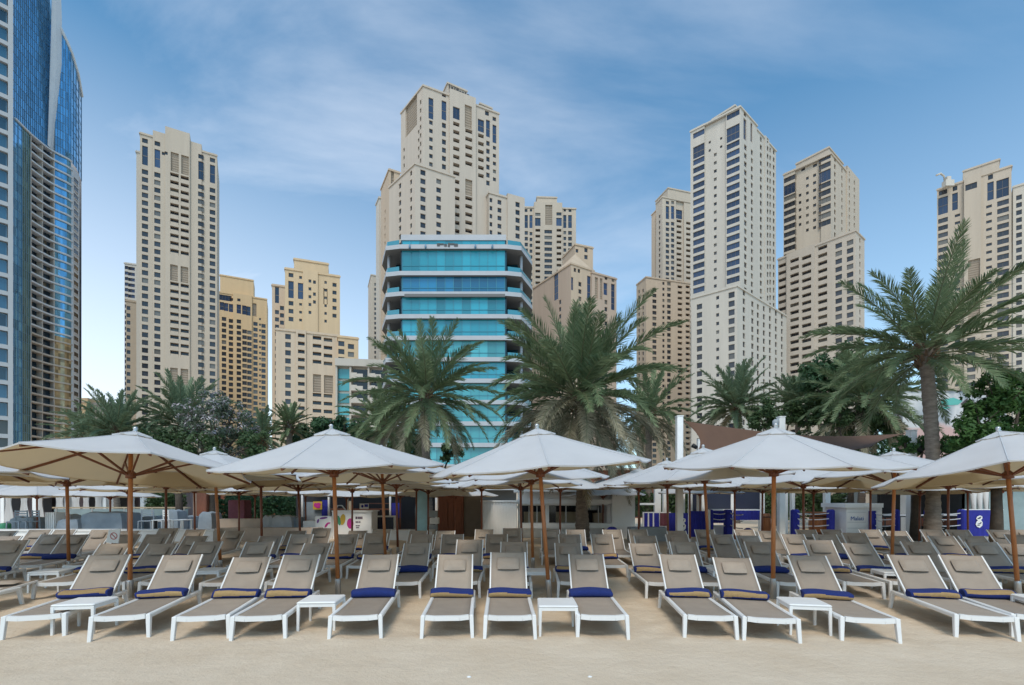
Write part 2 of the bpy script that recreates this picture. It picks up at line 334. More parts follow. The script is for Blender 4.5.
class Tower:
    """one building: blocks are collected into wall meshes per colour, windows are placed as parts"""
    def __init__(s, name, label, cat, group=None, base=(0, 0, 0)):
        s.root = empty(name, base, 0, label, cat, group); s.base = Vector(base); s.wins = []; s.walls = {}; s.panels = []; s.roofs = []
    def wall(s, m):
        if m not in s.walls: s.walls[m] = MB()
        return s.walls[m]
    def face(s, C, r, nrm, w, z0, z1, specs, wm, fh, u0=None):
        """facade with real recessed openings. specs are given by pixel columns / rows of the photograph's view of this facade plane"""
        def u_of(px): return ((px-CX)*C.y-F*C.x)/(F*r.x-(px-CX)*r.y)
        def zat(u, py): return H+(CY-py)/F*(C.y+u*r.y)
        ops = []; bays = []
        for sp in specs:
            k = sp[0]
            if k == 'c':
                _, px, ww, hh, yt, yb = sp[:6]; st = sp[6] if len(sp) > 6 else 0
                u = u_of(px); za = zat(u, yt); zb = zat(u, yb) if yb else z0+3
                z = za
                while z-hh > max(zb, z0+.3):
                    ops.append((u-ww/2, u+ww/2, z-hh, z, st)); z -= fh
            elif k == 't':
                _, px, ww, yt, yb = sp[:5]; u = u_of(px); ops.append((u-ww/2, u+ww/2, zat(u, yb), zat(u, yt), 1))
            elif k == 'p':
                _, pa, pb, yt, yb = sp[:5]; a, b = u_of(pa), u_of(pb); ops.append((a, b, zat(a, yb), zat(a, yt), -1))
            elif k == 'bay':
                _, pa, pb, off, yt = sp[:5]; a, b = sorted((u_of(pa), u_of(pb))); zt = zat(a, yt) if yt else z1
                bays.append((max(0, a), min(w, b), off, max(zt, z1)))
        ops = [(max(a, .1), min(b, w-.1), max(c, z0+.1), min(d, z1+8), st) for a, b, c, d, st in ops]
        ops = [o for o in ops if o[1]-o[0] > .3 and o[3]-o[2] > .3]
        br = sorted(set([0, w]+[round(v, 3) for o in ops for v in o[:2]]+[round(v, 3) for b in bays for v in b[:2]]))
        br2 = [br[0]]
        for v in br[1:]:
            if v-br2[-1] > .02: br2.append(v)
        br = br2; prev = None
        mbw = s.wall(wm)
        def P(u, off, z): return (C.x+r.x*u+nrm.x*off, C.y+r.y*u+nrm.y*off, z)
        def info(u):
            for a, b, off, zt in bays:
                if a <= u <= b: return off, zt
            return 0.0, z1
        done = set()
        for a, b in zip(br, br[1:]):
            m = (a+b)/2; off, zt = info(m)
            col = sorted([o for o in ops if o[0]-.03 <= m <= o[1]+.03 and o[3] <= zt], key=lambda o: o[2])
            z = z0
            for o in col:
                if o[2] < z+.02: continue
                mbw.add([P(a, off, z), P(b, off, z), P(b, off, o[2]), P(a, off, o[2])], [(0, 1, 2, 3)])
                z = o[3]
            mbw.add([P(a, off, z), P(b, off, z), P(b, off, zt), P(a, off, zt)], [(0, 1, 2, 3)])
            if prev is not None and (abs(prev[0]-off) > .01):
                lo, hi = prev[0], off; zc = max(prev[1], zt) if False else (zt if off > lo else prev[1])
                mbw.add([P(a, lo, z0), P(a, hi, z0), P(a, hi, zc), P(a, lo, zc)], [(0, 1, 2, 3)])
            if off > 0 and zt > z1-1e-6:   # roof of bay
                mbw.add([P(a, off, zt), P(b, off, zt), P(b, -5, zt), P(a, -5, zt)], [(0, 1, 2, 3)])
            if zt > z1+.01 and (prev is None or prev[1] < zt-.01):
                mbw.add([P(a, off, z1), P(a, -5, z1), P(a, -5, zt), P(a, off, zt)], [(0, 1, 2, 3)])
            if prev is not None and prev[1] > zt+.01:
                mbw.add([P(a, prev[0], z1), P(a, -5, z1), P(a, -5, prev[1]), P(a, prev[0], prev[1])], [(0, 1, 2, 3)])
            prev = (off, zt)
        last = [z0]
        for o in ops:
            a, b, c, d, st = o; off, zt = info((a+b)/2)
            if d > zt: continue
            dep = {2: 1.3, -1: .6}.get(st, .45); q = off-dep
            for A, B in (((a, c), (a, d)), ((b, d), (b, c)), ((a, d), (b, d)), ((b, c), (a, c))):
                mbw.add([P(A[0], off, A[1]), P(A[0], q, A[1]), P(B[0], q, B[1]), P(B[0], off, B[1])], [(0, 1, 2, 3)])
            if st < 0:
                pn = MB(); s.panels.append(pn)
                pn.add([P(a, q, c), P(b, q, c), P(b, q, d), P(a, q, d)], [(0, 1, 2, 3)])
                n = max(2, int((d-c)/.9))
                for i in range(n):
                    zz_ = c+(d-c)*(i+.5)/n
                    pn.add([P(a, q+.03, zz_-.2), P(b, q+.03, zz_-.2), P(b, q+.18, zz_+.12), P(a, q+.18, zz_+.12)], [(0, 1, 2, 3)])
            else:
                if st == 2:
                    for A, B in (((off-.06), (off-.22)),): mbw.prism([P(a, A, 0)[:2], P(b, A, 0)[:2], P(b, B, 0)[:2], P(a, B, 0)[:2]], c+.01, c+.85)
                ang = math.atan2(r.y, r.x); p = P((a+b)/2, q+.06, (c+d)/2)
                dist = p[1]; s.wins.append(((b-a)*(d-c)/dist**2*abs(nrm.y+.15), p, ang, b-a, d-c, 0 if st == 2 else st))
    def block(s, pxc, d, th, pxr, pxl, ytop, z0=0.0, right=(), left=(), wm='cream', wl=None, fh=3.0, depth=None, width=None, parapet=1.0, ztop=None, thl=None):
        C = Vector((X(pxc, d), d)); r = Vector((math.cos(R(th)), math.sin(R(th)))); tl_ = R(thl if thl is not None else th); l = Vector((-math.sin(tl_), math.cos(tl_)))
        k = ((pxr or CX)-CX)/F; w = (k*C.y-C.x)/(r.x-k*r.y) if pxr else (width or 14.0)
        if pxl is not None:
            k = (pxl-CX)/F; m = (k*C.y-C.x)/(l.x-k*l.y)
        else: m = None
        if m is None or m < 1 or m > 60: m = depth or 16
        z1 = ztop if ztop is not None else Z(ytop, d)
        nR = Vector((r.y, -r.x)); nL = Vector((-l.y, l.x))
        s.face(C, r, nR, w, z0, z1, right, wm, fh)
        A = C+l*m
        # left facade runs from its far end to the corner so that it is wound outward
        s.face2(A, -l, nL, m, z0, z1, left, wl or wm, fh)
        B = C+r*w; D = B+l*m; mbw = s.wall(wm)
        for p, q in ((B, D), (D, A)):
            mbw.add([(p.x, p.y, z0), (q.x, q.y, z0), (q.x, q.y, z1), (p.x, p.y, z1)], [(0, 1, 2, 3)])
        rz_ = z1-parapet; rf = MB(); s.roofs.append(rf)
        rf.add([(C.x, C.y, rz_), (B.x, B.y, rz_), (D.x, D.y, rz_), (A.x, A.y, rz_)], [(0, 1, 2, 3)])
        # cornice lip, slightly proud
        cn = s.wall(wm)
        for p, q, nn in ((C, B, nR), (A, C, nL)):
            e = (q-p).normalized()*.25
            poly = [p-e*1, q+e, q+e+nn*.3, p-e+nn*.3]
            cn.prism([(v.x, v.y) for v in poly], z1-.9, z1-.35)
        return C, r, l, w, m, z1
    def face2(s, C, r, nrm, w, z0, z1, specs, wm, fh): s.face(C, r, nrm, w, z0, z1, specs, wm, fh)
    def finish(s, style=0, keep=100, vis_y=430):
        b = s.base
        for k, m in s.walls.items():
            m.v = [(v[0]-b.x, v[1]-b.y, v[2]-b.z) for v in m.v]
            m.build('roof' if k == 'roof' else 'wall', W[k], s.root)
        for lst, nm, mm in ((s.panels, 'louvre_panel', W['panel']), (s.roofs, 'roof', W['roof'])):
            for pn in lst:
                pn.v = [(v[0]-b.x, v[1]-b.y, v[2]-b.z) for v in pn.v]; pn.build(nm, mm, s.root)
        s.wins.sort(key=lambda t: -t[0]*(1 if (CY-(t[1][2]-H)/t[1][1]*F) < vis_y else .01))
        rest = MB()
        for i, (ar, p, ang, w, h, st) in enumerate(s.wins):
            bb, me = win_mesh(w, h, st)
            if i < keep:
                link('window', me, s.root, Vector(p)-b, ang)
            else:
                T = Matrix.Translation(Vector(p)-b) @ Matrix.Rotation(ang, 4, 'Z'); o = len(rest.v)
                rest.v += [tuple(T @ Vector(v)) for v in bb.v]; rest.f += [[j+o for j in f] for f in bb.f]; rest.m += bb.m; rest.sm += bb.sm
        if rest.f:
            # two glass kinds share the rest mesh through their material slots
            tag(rest.build('window', [FR, G_WIN], s.root), kind='stuff')

GR = 'residential towers behind the beach'
# --- cream tower on the left
t = Tower('apartment_tower', 'tall slim cream tower with stepped crown beside the curved blue glass tower', 'tower', base=(X(178,190),190,0))
ww = [('c', px, 1.95, 1.9, yt, None) for px, yt in ((145,169.5),(157.5,173),(201,185),(212.5,188))]
ww += [('c', 174.7, 2.7, 2.2, 174.5, 262, 2), ('c', 185, 2.7, 2.2, 177.5, 262, 2), ('c', 174.7, 2.7, 2.2, 283, 360, 2), ('c', 185, 2.7, 2.2, 285, 360, 2)]
ww += [('t', 145, 1.8, 146, 165), ('t', 157.5, 1.8, 150, 168), ('t', 201, 1.8, 162, 180), ('t', 212.5, 1.8, 165, 183)]
ww += [('c', 145, 1.7, 1.75, 138.5, 145), ('c', 157.5, 1.7, 1.75, 142, 149), ('c', 201, 1.7, 1.75, 155, 161), ('c', 212.5, 1.7, 1.75, 158, 164), ('c', 163.5, 1, 1.2, 152.5, 156), ('c', 166.5, 1, 1.2, 153, 157)]
ww += [('p', 171, 179, 153, 172), ('p', 181.5, 189, 156, 175), ('p', 170.5, 178, 265, 281), ('p', 181, 188.5, 267, 283), ('p', 170.5, 178, 368, 400), ('p', 181, 188.5, 369, 400)]
ww += [('bay', 153, 165.5, .35, 130.6), ('bay', 165.5, 190, .9, 127.5), ('bay', 190, 201.7, .35, 141.5)]
t.block(140, 185, 29, 217, None, 131.5, right=ww, wm='cream', fh=3.0, depth=20)
t.block(136.3, 193, 29, 206, None, 150, wm='white', depth=16)
t.block(126, 196, 29, 190, None, 299, wm='peach', depth=12, right=[('c',128.5,1.2,1.6,306,None)])
t.finish()
t = Tower('glass_tower', 'narrow blue-grey tower peeking out behind the slim cream tower', 'tower', base=(X(130,262),262,0))
t.block(124.5, 260, 20, 150, None, 262, wm='grey', right=[('c', 127.5, 3, 1.8, 266, None, 1), ('c', 131.5, 3, 1.8, 267, None, 1)], depth=14); t.finish()
# --- ochre tower, golden sun glow put into its wall colour
t = Tower('apartment_tower', 'ochre yellow tower with stepped top, right of the slim cream tower', 'tower', base=(X(242,280),280,0))
ww = [('c', px, 2.2, 2.2, yt, None) for px, yt in ((224,317),(231,319),(239,320),(255.5,322),(263.5,324))]+[('c', 244.7, 2.3, 2.2, 330, None), ('c', 249.5, 2.3, 2.2, 331, None), ('c',260,1,1.2,318,None)]
ww += [('t', px, 2.2, yt, yb) for px, yt, yb in ((222,302,310),(226,303,311),(231,304,312),(239,305,314),(244.4,306,315),(248.5,307,316))]
ww += [('t',224.5,7,295,300.5), ('c',231.5,1.6,1.6,298,301),('c',239,1.6,1.6,299,302),('c',244,3,3,299,303),('c',255.5,2,2,296,300),('p',252.5,256.5,303,316),('bay',233,252,.8,None)]
t.block(219, 272, 25, 267, None, 291, right=ww, wm='ochre', fh=3.3, depth=18)
t.block(220, 275.5, 25, 253.5, None, 274, z0=60, wm='ochre', depth=12)
t.finish()
# --- two-step ochre and cream tower
t = Tower('apartment_tower', 'light ochre tower with a wider lower half, left of the white balcony block', 'tower', base=(X(310,185),185,0))
up = [('c',291,1.6,1.6,273,278),('c',300.6,1,1.1,276,279),('t',291,1.9,281,298),('t',300.6,1.9,283,299),('c',291,1.7,1.7,301,326),('c',300.6,.9,1,303,326)]
up += [('c',310,1,1.2,280,315),('c',314.5,1,1.3,281,292),('c',314.5,1,1.3,293,310),('c',325.6,.9,1.1,281,325),('c',334.5,1.5,1.5,283,325),('p',323.5,327.5,288,304),('bay',303,318,.5,None)]
t.block(285, 184, 20, 340, 279, 267, z0=40, right=up, left=[('c',282,1.6,1.7,286,None)], wm='gold', fh=3.05, depth=14)
t.block(294, 187, 20, 328.5, 289, 257.5, z0=60, wm='gold', depth=8)
t.block(272, 196, 20, 287, 267.5, 283.5, wm='peach', left=[('t',269.5,1.5,290,305),('c',269.5,1.5,1.7,312,None)], right=[('t',277,1.5,287,303),('c',277,1.5,1.7,310,None),('c',282,1.5,1.7,306,None)], depth=10)
dn = [('c',288,1.9,1.9,334,None),('c',301.4,2.3,2.2,334,None,2),('c',317,3.0,2.2,336,372,2),('c',328,3.0,2.2,338,373,2),('c',317,3.0,2.2,393,None,2),('c',328,3.0,2.2,394,None,2),('p',313,321,374,392),('p',324,333,375,393),('bay',296,306,.5,None)]
t.block(275.7, 176, 20, 339.5, 267, 327.5, right=dn, left=[('c',271,1.5,1.7,338,None)], wm='sandy', wl='peach', fh=3.0, depth=26)
t.block(338, 180, 20, 358.5, None, 335, right=[('c',341,2.4,1.9,341,None),('c',351,2.2,1.9,344,None)], wm='gold', fh=3.0, depth=12)
t.finish()
# --- far tower between
t = Tower('apartment_tower', 'distant cream tower in a gap left of the turquoise glass block', 'tower', base=(X(372,300),300,0))
t.block(371, 296, 22, 392, 359, 274, right=[('c',375.5,1.4,1.8,283,None),('c',380,1.4,1.8,284,None)], left=[('c',363,1.5,2.0,283,None),('c',367.5,1.5,2.0,281,None)], wm='cream', fh=3.0, depth=18); t.finish()
# --- tall central tower
t = Tower('apartment_tower', 'tallest cream tower with stepped shoulders rising behind the turquoise glass block', 'tower', base=(X(455,180),180,0))
ww = [('c',431,1.3,1.5,120.5,None),('c',444,1.5,1.8,123,None),('c',455.6,2.4,2.2,124,None,2),('c',468,2.7,2.2,131,176,2),('c',468,2.7,2.2,198,None,2),('c',481,2.3,2.2,134,184,2),('c',488,1.4,1.8,141,186),('c',494.5,1.3,1.4,146,186)]
ww += [('t',431,1.8,98,119),('t',444,1.8,101,120),('t',455.6,2.6,109,121),('t',481,2.5,119.5,132),('t',488,1.6,120,137),('t',494.5,1.6,125,143)]
ww += [('c',431,1.4,1.8,90,95),('c',444,1.4,1.8,92,98),('c',487,1.6,1.7,111,116),('c',494.3,1.4,1.5,117,122),('p',464,471,106,129),('p',464.5,471.5,180,196),('bay',449,475,.9,90)]
lf = [('c',420.5,1,1.6,100,None),('p',405.5,417,107,138),('c',404,1,1.4,148,None),('c',418.6,1,1.4,130,None)]
t.block(423, 171, 25, 499, 401, 84, z0=0, thl=41, right=ww, left=lf, wm='pale', fh=3.0)
t.block(447.5, 176, 28, 467, None, 81.5, z0=120, wm='pale', depth=9)
t.block(480, 184, 28, 492, None, 102, z0=100, wm='pale', depth=9)
t.block(415, 163, 27, 455, 389, 162, thl=44, right=[('c',423,1.8,1.8,170,None),('c',438.7,1.7,1.7,179,None)], left=[('c',400,1.5,1.8,175,None),('c',411,1.2,1.6,171,None)], wm='pale', fh=3.0)
t.block(389, 177, 28, 400, 381, 168, left=[('p',383,385.5,173,205),('c',385,1.3,1.7,210,None)], right=[('p',391,394,170,190),('c',392.5,1.3,1.7,193,None)], wm='peach', fh=3.0, depth=8)
t.block(379, 192, 28, 388, 376, 196, wm='white', fh=3.0, depth=10)
t.block(489, 179, 24, 524, None, 191, right=[('c',499.5,1.6,1.7,200,None),('c',517,1.8,1.9,203,None),('c',491,1.1,1.6,198,None),('bay',507,524,.6,194)], wm='pale', fh=3.0, depth=18)
sg = MB()
c0 = Vector((X(447.5,176),176)); r0 = Vector((math.cos(R(28)),math.sin(R(28)))); n0 = Vector((r0.y,-r0.x)); zt_ = Z(81.5,176)
for k, (wd, hh, dz) in enumerate(((.35,1.7,0),(.8,1.1,-.3),(.35,1.5,-.1),(.9,1.3,-.2),(.7,.9,-.4),(.9,.9,-.4),(.5,1.2,-.25),(.8,.8,-.4))):
    p = c0+r0*(.6+k*1.05)+n0*.45-Vector(t.base[:2]); sg.box((p.x,p.y,zt_-1.9+dz), (wd,.2,hh), rz=R(28))
sg.build('roof_lettering', mat('dark_roof_sign', (.05,.045,.045), .6), t.root)
t.finish()
# unreadable dark sign letters at the roof edge of the tall tower: dark strokes
# --- domed tower behind
t = Tower('apartment_tower', 'cream tower with a raised round-shouldered crown, right behind the turquoise block', 'tower', base=(X(548,250),250,0))
ww = [('c',526,1.8,1.9,231,None),('c',531,1.4,1.7,232,None),('c',537.6,2.4,2.2,230,None,2),('c',548,3.9,1.8,231,None),('c',558.7,2.4,2.2,230,None,2),('c',564.8,1.4,1.7,231,None),('c',570,1.8,1.9,231,None)]
ww += [('t',526,1.9,215,228),('t',531,1.6,215,228),('t',537.6,2.8,219,227),('t',558.7,2.8,219,227),('t',564.8,1.6,215,228),('t',570,1.9,215,228),('c',526,1.5,1.5,209,213),('c',531,1.2,1.3,209,213),('c',537.6,2.6,1.6,214,217.5),('c',558.7,2.6,1.6,213.5,217),('c',564.8,1.2,1.3,209,213),('c',570,1.5,1.5,209,213),('bay',534,562,1.0,203),('p',545,552,206,226)]
t.block(521, 243, 3, 576, None, 206, right=ww, wm='cream', fh=2.95, depth=20)
t.block(537, 246, 3, 557, None, 196, z0=100, wm='cream', depth=12)
t.finish()
t = Tower('apartment_block', 'beige gabled apartment block behind the crown of the big central palm', 'building', base=(X(580,205),205,0))
t.block(571, 194, 32, 594, 533, 262, right=[('c',575,1.3,1.6,268,273),('c',579,1.3,1.6,269,274),('t',571.8,1.6,277,290),('t',589,2,276,300),('c',580,1.6,1.8,282,None)], left=[('c',566,1.4,1.8,265,270),('t',556,3,272,300),('t',546,3,278,300),('c',560,1.5,1.8,300,None)], wm='peach', wl='rose', fh=3.0)
t.block(575, 203, 20, 593, None, 243, z0=60, right=[('c',586,1.6,1.8,248,262),('c',577,1.3,1.5,249,253)], wm='peach', depth=12)
t.block(592, 199, 28, 616.5, None, 271, right=[('c',606,1.4,1.6,276,280),('c',613,1.4,1.6,278,282),('t',605.5,2,283,295),('t',613,2,284,310),('p',595,598,277,298),('p',600,602.5,278,299),('c',606,1.5,1.8,300,None)], wm='rose', fh=3.0, depth=16)
gb = t.wall('peach'); a, b, c = Vector((X(571,194),194,Z(262,194))), Vector((X(594,202),202,Z(262,194))), Vector((X(545,212),212,Z(262,194)))
ap = Vector((X(575,202),202,Z(254,202)))
gb.add([a, b, ap, c], [(0,1,2),(3,0,2),(1,3,2)])
t.finish()
# --- right group
t = Tower('apartment_tower', 'peach tower with low side wing, half hidden behind the tall grey-white corner tower', 'tower', base=(X(670,265),265,0))
ww = [('c',667.5,2.1,1.9,222,None),('c',672.7,2,1.9,222,None),('c',680,3.1,2.2,219,None,2),('c',688.5,3.0,2.2,222,None,2),('t',667.5,2,206,219),('t',672.7,2,206,219),('t',680,4,209,218),('c',667.5,1.9,1.7,201,205),('c',672.7,1.8,1.7,201,205),('bay',676,684,-.8,None)]
t.block(662.5, 258, 16, 708, 656, 196, right=ww, left=[('c',659.5,1.4,1.8,215,None)], wm='cream', fh=3.0)
t.block(668, 262, 16, 705, None, 187, z0=100, wm='cream', depth=12)
t.block(655.5, 268, 16, 668, 651.5, 210, wm='peach', depth=10)
t.block(646, 250, 16, 690, 636.5, 276, right=[('c',654.5,2.4,1.9,288,None),('c',663.5,1.3,1.5,282,None),('c',669,2.2,1.9,282,None),('c',680,2.8,2.2,280,None,2),('c',688,2.8,2.2,280,None,2)], left=[('c',639,1.5,1.9,290,None),('c',643,1.5,1.9,289,None)], wm='peach', fh=3.0)
t.finish()
t = Tower('apartment_tower', 'tall grey-white corner tower with wide blue window bands, right of centre', 'tower', base=(X(740,178),178,0))
lf = [('c',698.7,4.2,2.0,144.5,298,1),('c',714.6,1,1.15,157,None),('c',733,4.4,2.0,142,288,1),('t',698.7,4.2,143.5,156.5),('t',733,4.4,127,140.5)]
lf = [('c',698.7,4.2,2.0,158,298,1),('c',714.6,1,1.15,152,None),('c',733,4.4,2.0,142,286,1),('t',698.7,4.2,145,157),('t',733,4.4,126,140.5),('c',698.7,4.2,2.0,131,143,1),('c',733,4.4,2.0,112,124,1),('c',709,.8,.9,140,152),('c',720.5,.8,.9,136,147),('bay',704.5,726,-.7,None)]
rt = [('c',745.5,2.0,1.9,145,None),('c',752,1.7,1.9,150,None),('t',745,2.3,119,140),('t',751.5,1.6,123,142),('c',745,2,1.6,112,117)]
t.block(740.3, 169, 40, 757, 690.5, 105, z0=0, thl=49, right=rt, left=lf, wm='grey', fh=3.0)
t.block(757, 178, 40, 776, None, 128, right=[('c',761,1.8,1.9,137,None),('c',766.4,1.5,1.9,139,None),('c',770.3,1.4,1.9,140,None),('c',773.8,1.6,1.9,142,None),('bay',764,768,.5,None)], wm='grey', fh=3.0, depth=14)
t.block(735, 182, 40, 757, 712, 104, z0=90, wm='grey', depth=10)
t.block(737, 163.5, 40, 786.5, 691.5, 284, thl=49, right=[('c',px,1.8,1.95,yt,None) for px, yt in ((744,290),(752.5,293),(758,296),(764,298),(770,300),(776,303),(782,306))], left=[('c',699.4,1.9,1.9,304,None),('c',717.6,1,1.2,296,None),('c',731.5,2.0,2.0,292,None)], wm='grey', fh=3.0)
t.finish()
t = Tower('apartment_tower', 'cream tower on a wider arched lower block, left of the leaning palm', 'tower', base=(X(820,200),200,0))
lf = [('c',789.6,4.6,2.0,195,262),('t',789.6,4.4,184,194),('c',789.6,4.6,2.0,169,183),('c',799.4,1,1.2,193,232),('c',806.8,1,1.2,176,232),('c',814,1.1,1.2,173,232),('c',825.7,4.9,2.1,182,232),('t',825.7,4.6,170,181),('c',825.7,4.8,2.0,155,169),('c',802.5,1.4,1.2,167,170),('c',814.5,1.4,1.2,163,166),('bay',795,821,-.7,None)]
t.block(831, 188, 38, 858, 783.5, 152, z0=40, thl=43, right=[('c',835,1.7,1.9,157,None),('c',842,1.3,1.8,161,None),('c',848,1.3,1.9,172,None),('c',853,1.3,1.9,174,None),('bay',846,858,.5,166)], left=lf, wm='cream', fh=3.0)
t.block(829, 198, 38, 843, 796, 146, z0=100, wm='cream', depth=9)
lf = [('c',782,3,2.2,242,None,2),('c',795,3.3,2.2,259,None,2),('c',807,3.4,2.2,256,None,2),('c',822.5,3.2,2.2,238,None,2),('c',838.6,2.2,1.9,243,None),('c',850,2.1,1.9,240,None),('p',791.5,798,241,253),('p',803,810,237,250),('bay',787,815,.6,None)]
t.block(855.5, 178, 38, 864.5, 778, 229, left=lf, right=[('c',860,1.4,1.9,238,None)], wm='pale', fh=3.0)
t.finish()
t = Tower('apartment_tower', 'cream tower with raised flat crown at the far right behind the leaning palm', 'tower', base=(X(985,195),195,0))
lf = [('c',943,3.0,1.9,218,None),('c',957.5,1.6,1.1,214,None),('c',989,1.6,1.1,205,None),('c',1003,3.2,2.0,200,None),('t',943,3.0,197,214),('t',955,1.7,193,210),('c',943,2.6,1.9,190,195),('c',955,1.4,1.9,186,191),('c',971,3.4,2.4,185,191),('t',990.5,1.8,182,200),('t',1002.5,3.4,179,197),('c',990.5,1.4,1.9,174.5,180),('c',1002.5,2.8,2.0,171,176),('bay',964,981,1.4,None),('p',968,980,262,330),('c',971,2.4,1.9,338,None)]
t.block(1011.5, 185, 48, None, 937, 164.5, left=lf, wm='cream', fh=3.0, depth=20)
cr_ = MB(); cb = Vector((X(948,195)-t.base.x, 195-t.base.y, Z(184,195)))
cr_.box((0,0,0), (3.4,2,2.4)); cr_.tube([cb*0+Vector((-1.4,0,1.0)), Vector((-1.6,0,3.2)), Vector((-3.4,-.4,4.0)), Vector((-5.4,-.8,3.0))], .35, 8); cr_.box((-.2,0,1.9), (1.6,1.6,1.6))
co_ = cr_.build('maintenance_crane', W['white'], t.root, cb)
t.block(999.5, 195, 48, None, 963, 158, z0=100, wm='cream', depth=8)
t.block(1029, 190, 48, None, 1013, 181, wm='white', depth=10, left=[('c',1019,1.6,1.9,195,None)])
t.finish()
# ---------------------------------------------------------------- curved glass tower at the left edge
G_CURT = glassmat('curtain_glass', (.16,.42,.66), .06, .3, wave=.12, spec=.8, metal=.75)
G_GREEN_REFL = glassmat('green_reflection_glass', (.22,.30,.22), .08, .3, wave=.2, metal=.6, spec=.8)  # greenish reflection on the curtain wall, put into the glass colour
G_DARK = glassmat('dark_glass', (.016,.022,.03), .1, .5, spec=.6, alt=(.07,.08,.09))
G_GOLD_REFL = glassmat('gold_reflection_glass', (.36,.28,.16), .12, .45, spec=.6, metal=.4)  # golden reflection on the lower storeys, put into the glass colour
WH = mat('white_cladding', (.62,.63,.65), .5, var=.04, vscale=.3)
TANW = mat('tan_slab', (.50,.44,.38), .7, var=.05, vscale=.3)
MULL = mat('mullion_blue_grey', (.12,.23,.34), .4)
gt = empty('glass_tower', (X(45,185),185,0), 0, 'curved blue glass tower with balcony bands and a white blade fin, left edge', 'tower')
gb = gt.location.copy()
def rel(v): return (v[0]-gb.x, v[1]-gb.y, v[2]-gb.z)
KP = [(4,155),(14,160),(22,163.5),(30,167),(36,169.4),(42,171.7),(48,173.9),(54,175.7),(60,177.3),(66,178.8),(71,180.6),(77.5,185),(81.5,192)]
def kd(px):
    for (a, da), (b, db) in zip(KP, KP[1:]):
        if a <= px <= b: return da+(db-da)*(px-a)/(b-a)
    return KP[-1][1]
def kp(px, off=0.0):
    d = kd(px); p = Vector((X(px, d), d)); e = .5
    t = (Vector((X(px+e, kd(px+e)), kd(px+e)))-Vector((X(px-e, kd(px-e)), kd(px-e))))
    t.normalize(); n = Vector((t.y, -t.x)); return p+n*off
def ztop(px):
    T = [(4,215),(46,205),(54,178.6),(58.5,176.8),(63,174.4),(67.5,172),(72.4,169.4),(76,166.9),(79,165),(81.5,162.8)]
    for (a, za), (b, zb) in zip(T, T[1:]):
        if a <= px <= b: return za+(zb-za)*(px-a)/(b-a)
    return T[-1][1]
def strip(mb, pxs, off, z0, z1, mi=0, rows=None):
    for a, b in zip(pxs, pxs[1:]):
        p, q = kp(a, off), kp(b, off)
        za = z1(a) if callable(z1) else z1; zb = z1(b) if callable(z1) else z1
        z = z0; st = rows or 1e9
        while z < min(za, zb)-.5:
            n = z+st; t1 = za if n >= min(za, zb)-.5 else n; t2 = zb if n >= min(za, zb)-.5 else n
            mb.add([rel((p.x,p.y,z)), rel((q.x,q.y,z)), rel((q.x,q.y,t2)), rel((p.x,p.y,t1))], [(0,1,2,3)], mi); z = n
ZB = 129.0
def fr_(a, b, n): return [a+(b-a)*i/n for i in range(n+1)]
m = MB(); strip(m, fr_(4,49,22), 0, ZB, ztop, rows=3.1); strip(m, fr_(55,81.5,10), 0, ZB, ztop, rows=3.1); strip(m, fr_(49,55,3), -1.2, ZB, ztop, rows=3.1)
m.build('upper_glazing', G_CURT, gt)
m = MB(); strip(m, fr_(4,22,6), 0, 0, ZB, rows=3.1); m.build('blue_glazing', G_CURT, gt)
m = MB(); strip(m, fr_(54,71,8), 0, 62, ZB, rows=3.1); m.build('blue_glazing', G_CURT, gt)
m = MB(); strip(m, fr_(22,30,4), 0, 0, ZB, rows=3.1); m.build('green_reflection_glazing', G_GREEN_REFL, gt)
m = MB(); strip(m, fr_(54,71,8), 0, 0, 62, rows=3.1); m.build('gold_reflection_glazing', G_GOLD_REFL, gt)
m = MB(); strip(m, fr_(30,54,12), -1.7, 0, ZB, rows=3.1); m.build('balcony_glazing', glassmat('balcony_blue_glass', (.06,.11,.17), .08, .6, metal=.5, alt=(.2,.18,.14)), gt)
# closing back shell so the tower is a solid
m = MB(); bk = [kp(4), kp(81.5), Vector((X(70,215),215)), Vector((X(4,200),200))]
for p, q in zip(bk[1:], bk[2:]+bk[:1]): m.add([rel((p.x,p.y,0)), rel((q.x,q.y,0)), rel((q.x,q.y,163)), rel((p.x,p.y,163))], [(0,1,2,3)])
m.build('rear_wall', WH, gt)
m = MB()   # mullion grid
for i in range(23):
    p = kp(4+45*i/22+.02, .06); m.add([], []); m.bar(rel((p.x,p.y,ZB)), rel((p.x,p.y,205)), (.14,.12))
for i in range(11):
    p = kp(55+26.4*i/10, .06); m.bar(rel((p.x,p.y,ZB)), rel((p.x,p.y,ztop(55+26.4*i/10))), (.14,.12))
for px in (6,10,14,18,22,24,26,28,30): p = kp(px, .06); m.bar(rel((p.x,p.y,0)), rel((p.x,p.y,ZB)), (.16,.12))
z = ZB+3.1
while z < 200:
    pts = [kp(px, .05) for px in fr_(4,49,8)]
    if z < 205: m.tube([rel((p.x,p.y,z)) for p in pts], .07, 4, smooth=False)
    if z < 160: m.tube([rel((p.x,p.y,z)) for p in [kp(px, .05) for px in fr_(55,81,6)]], .07, 4, smooth=False)
    z += 3.1
z = 3.1
while z < ZB:
    m.tube([rel((p.x,p.y,z)) for p in [kp(px, .05) for px in fr_(5,30,8)]], .06, 4, smooth=False); z += 3.1
m.build('mullion_grid', MULL, gt)
m = MB()   # white blade fin
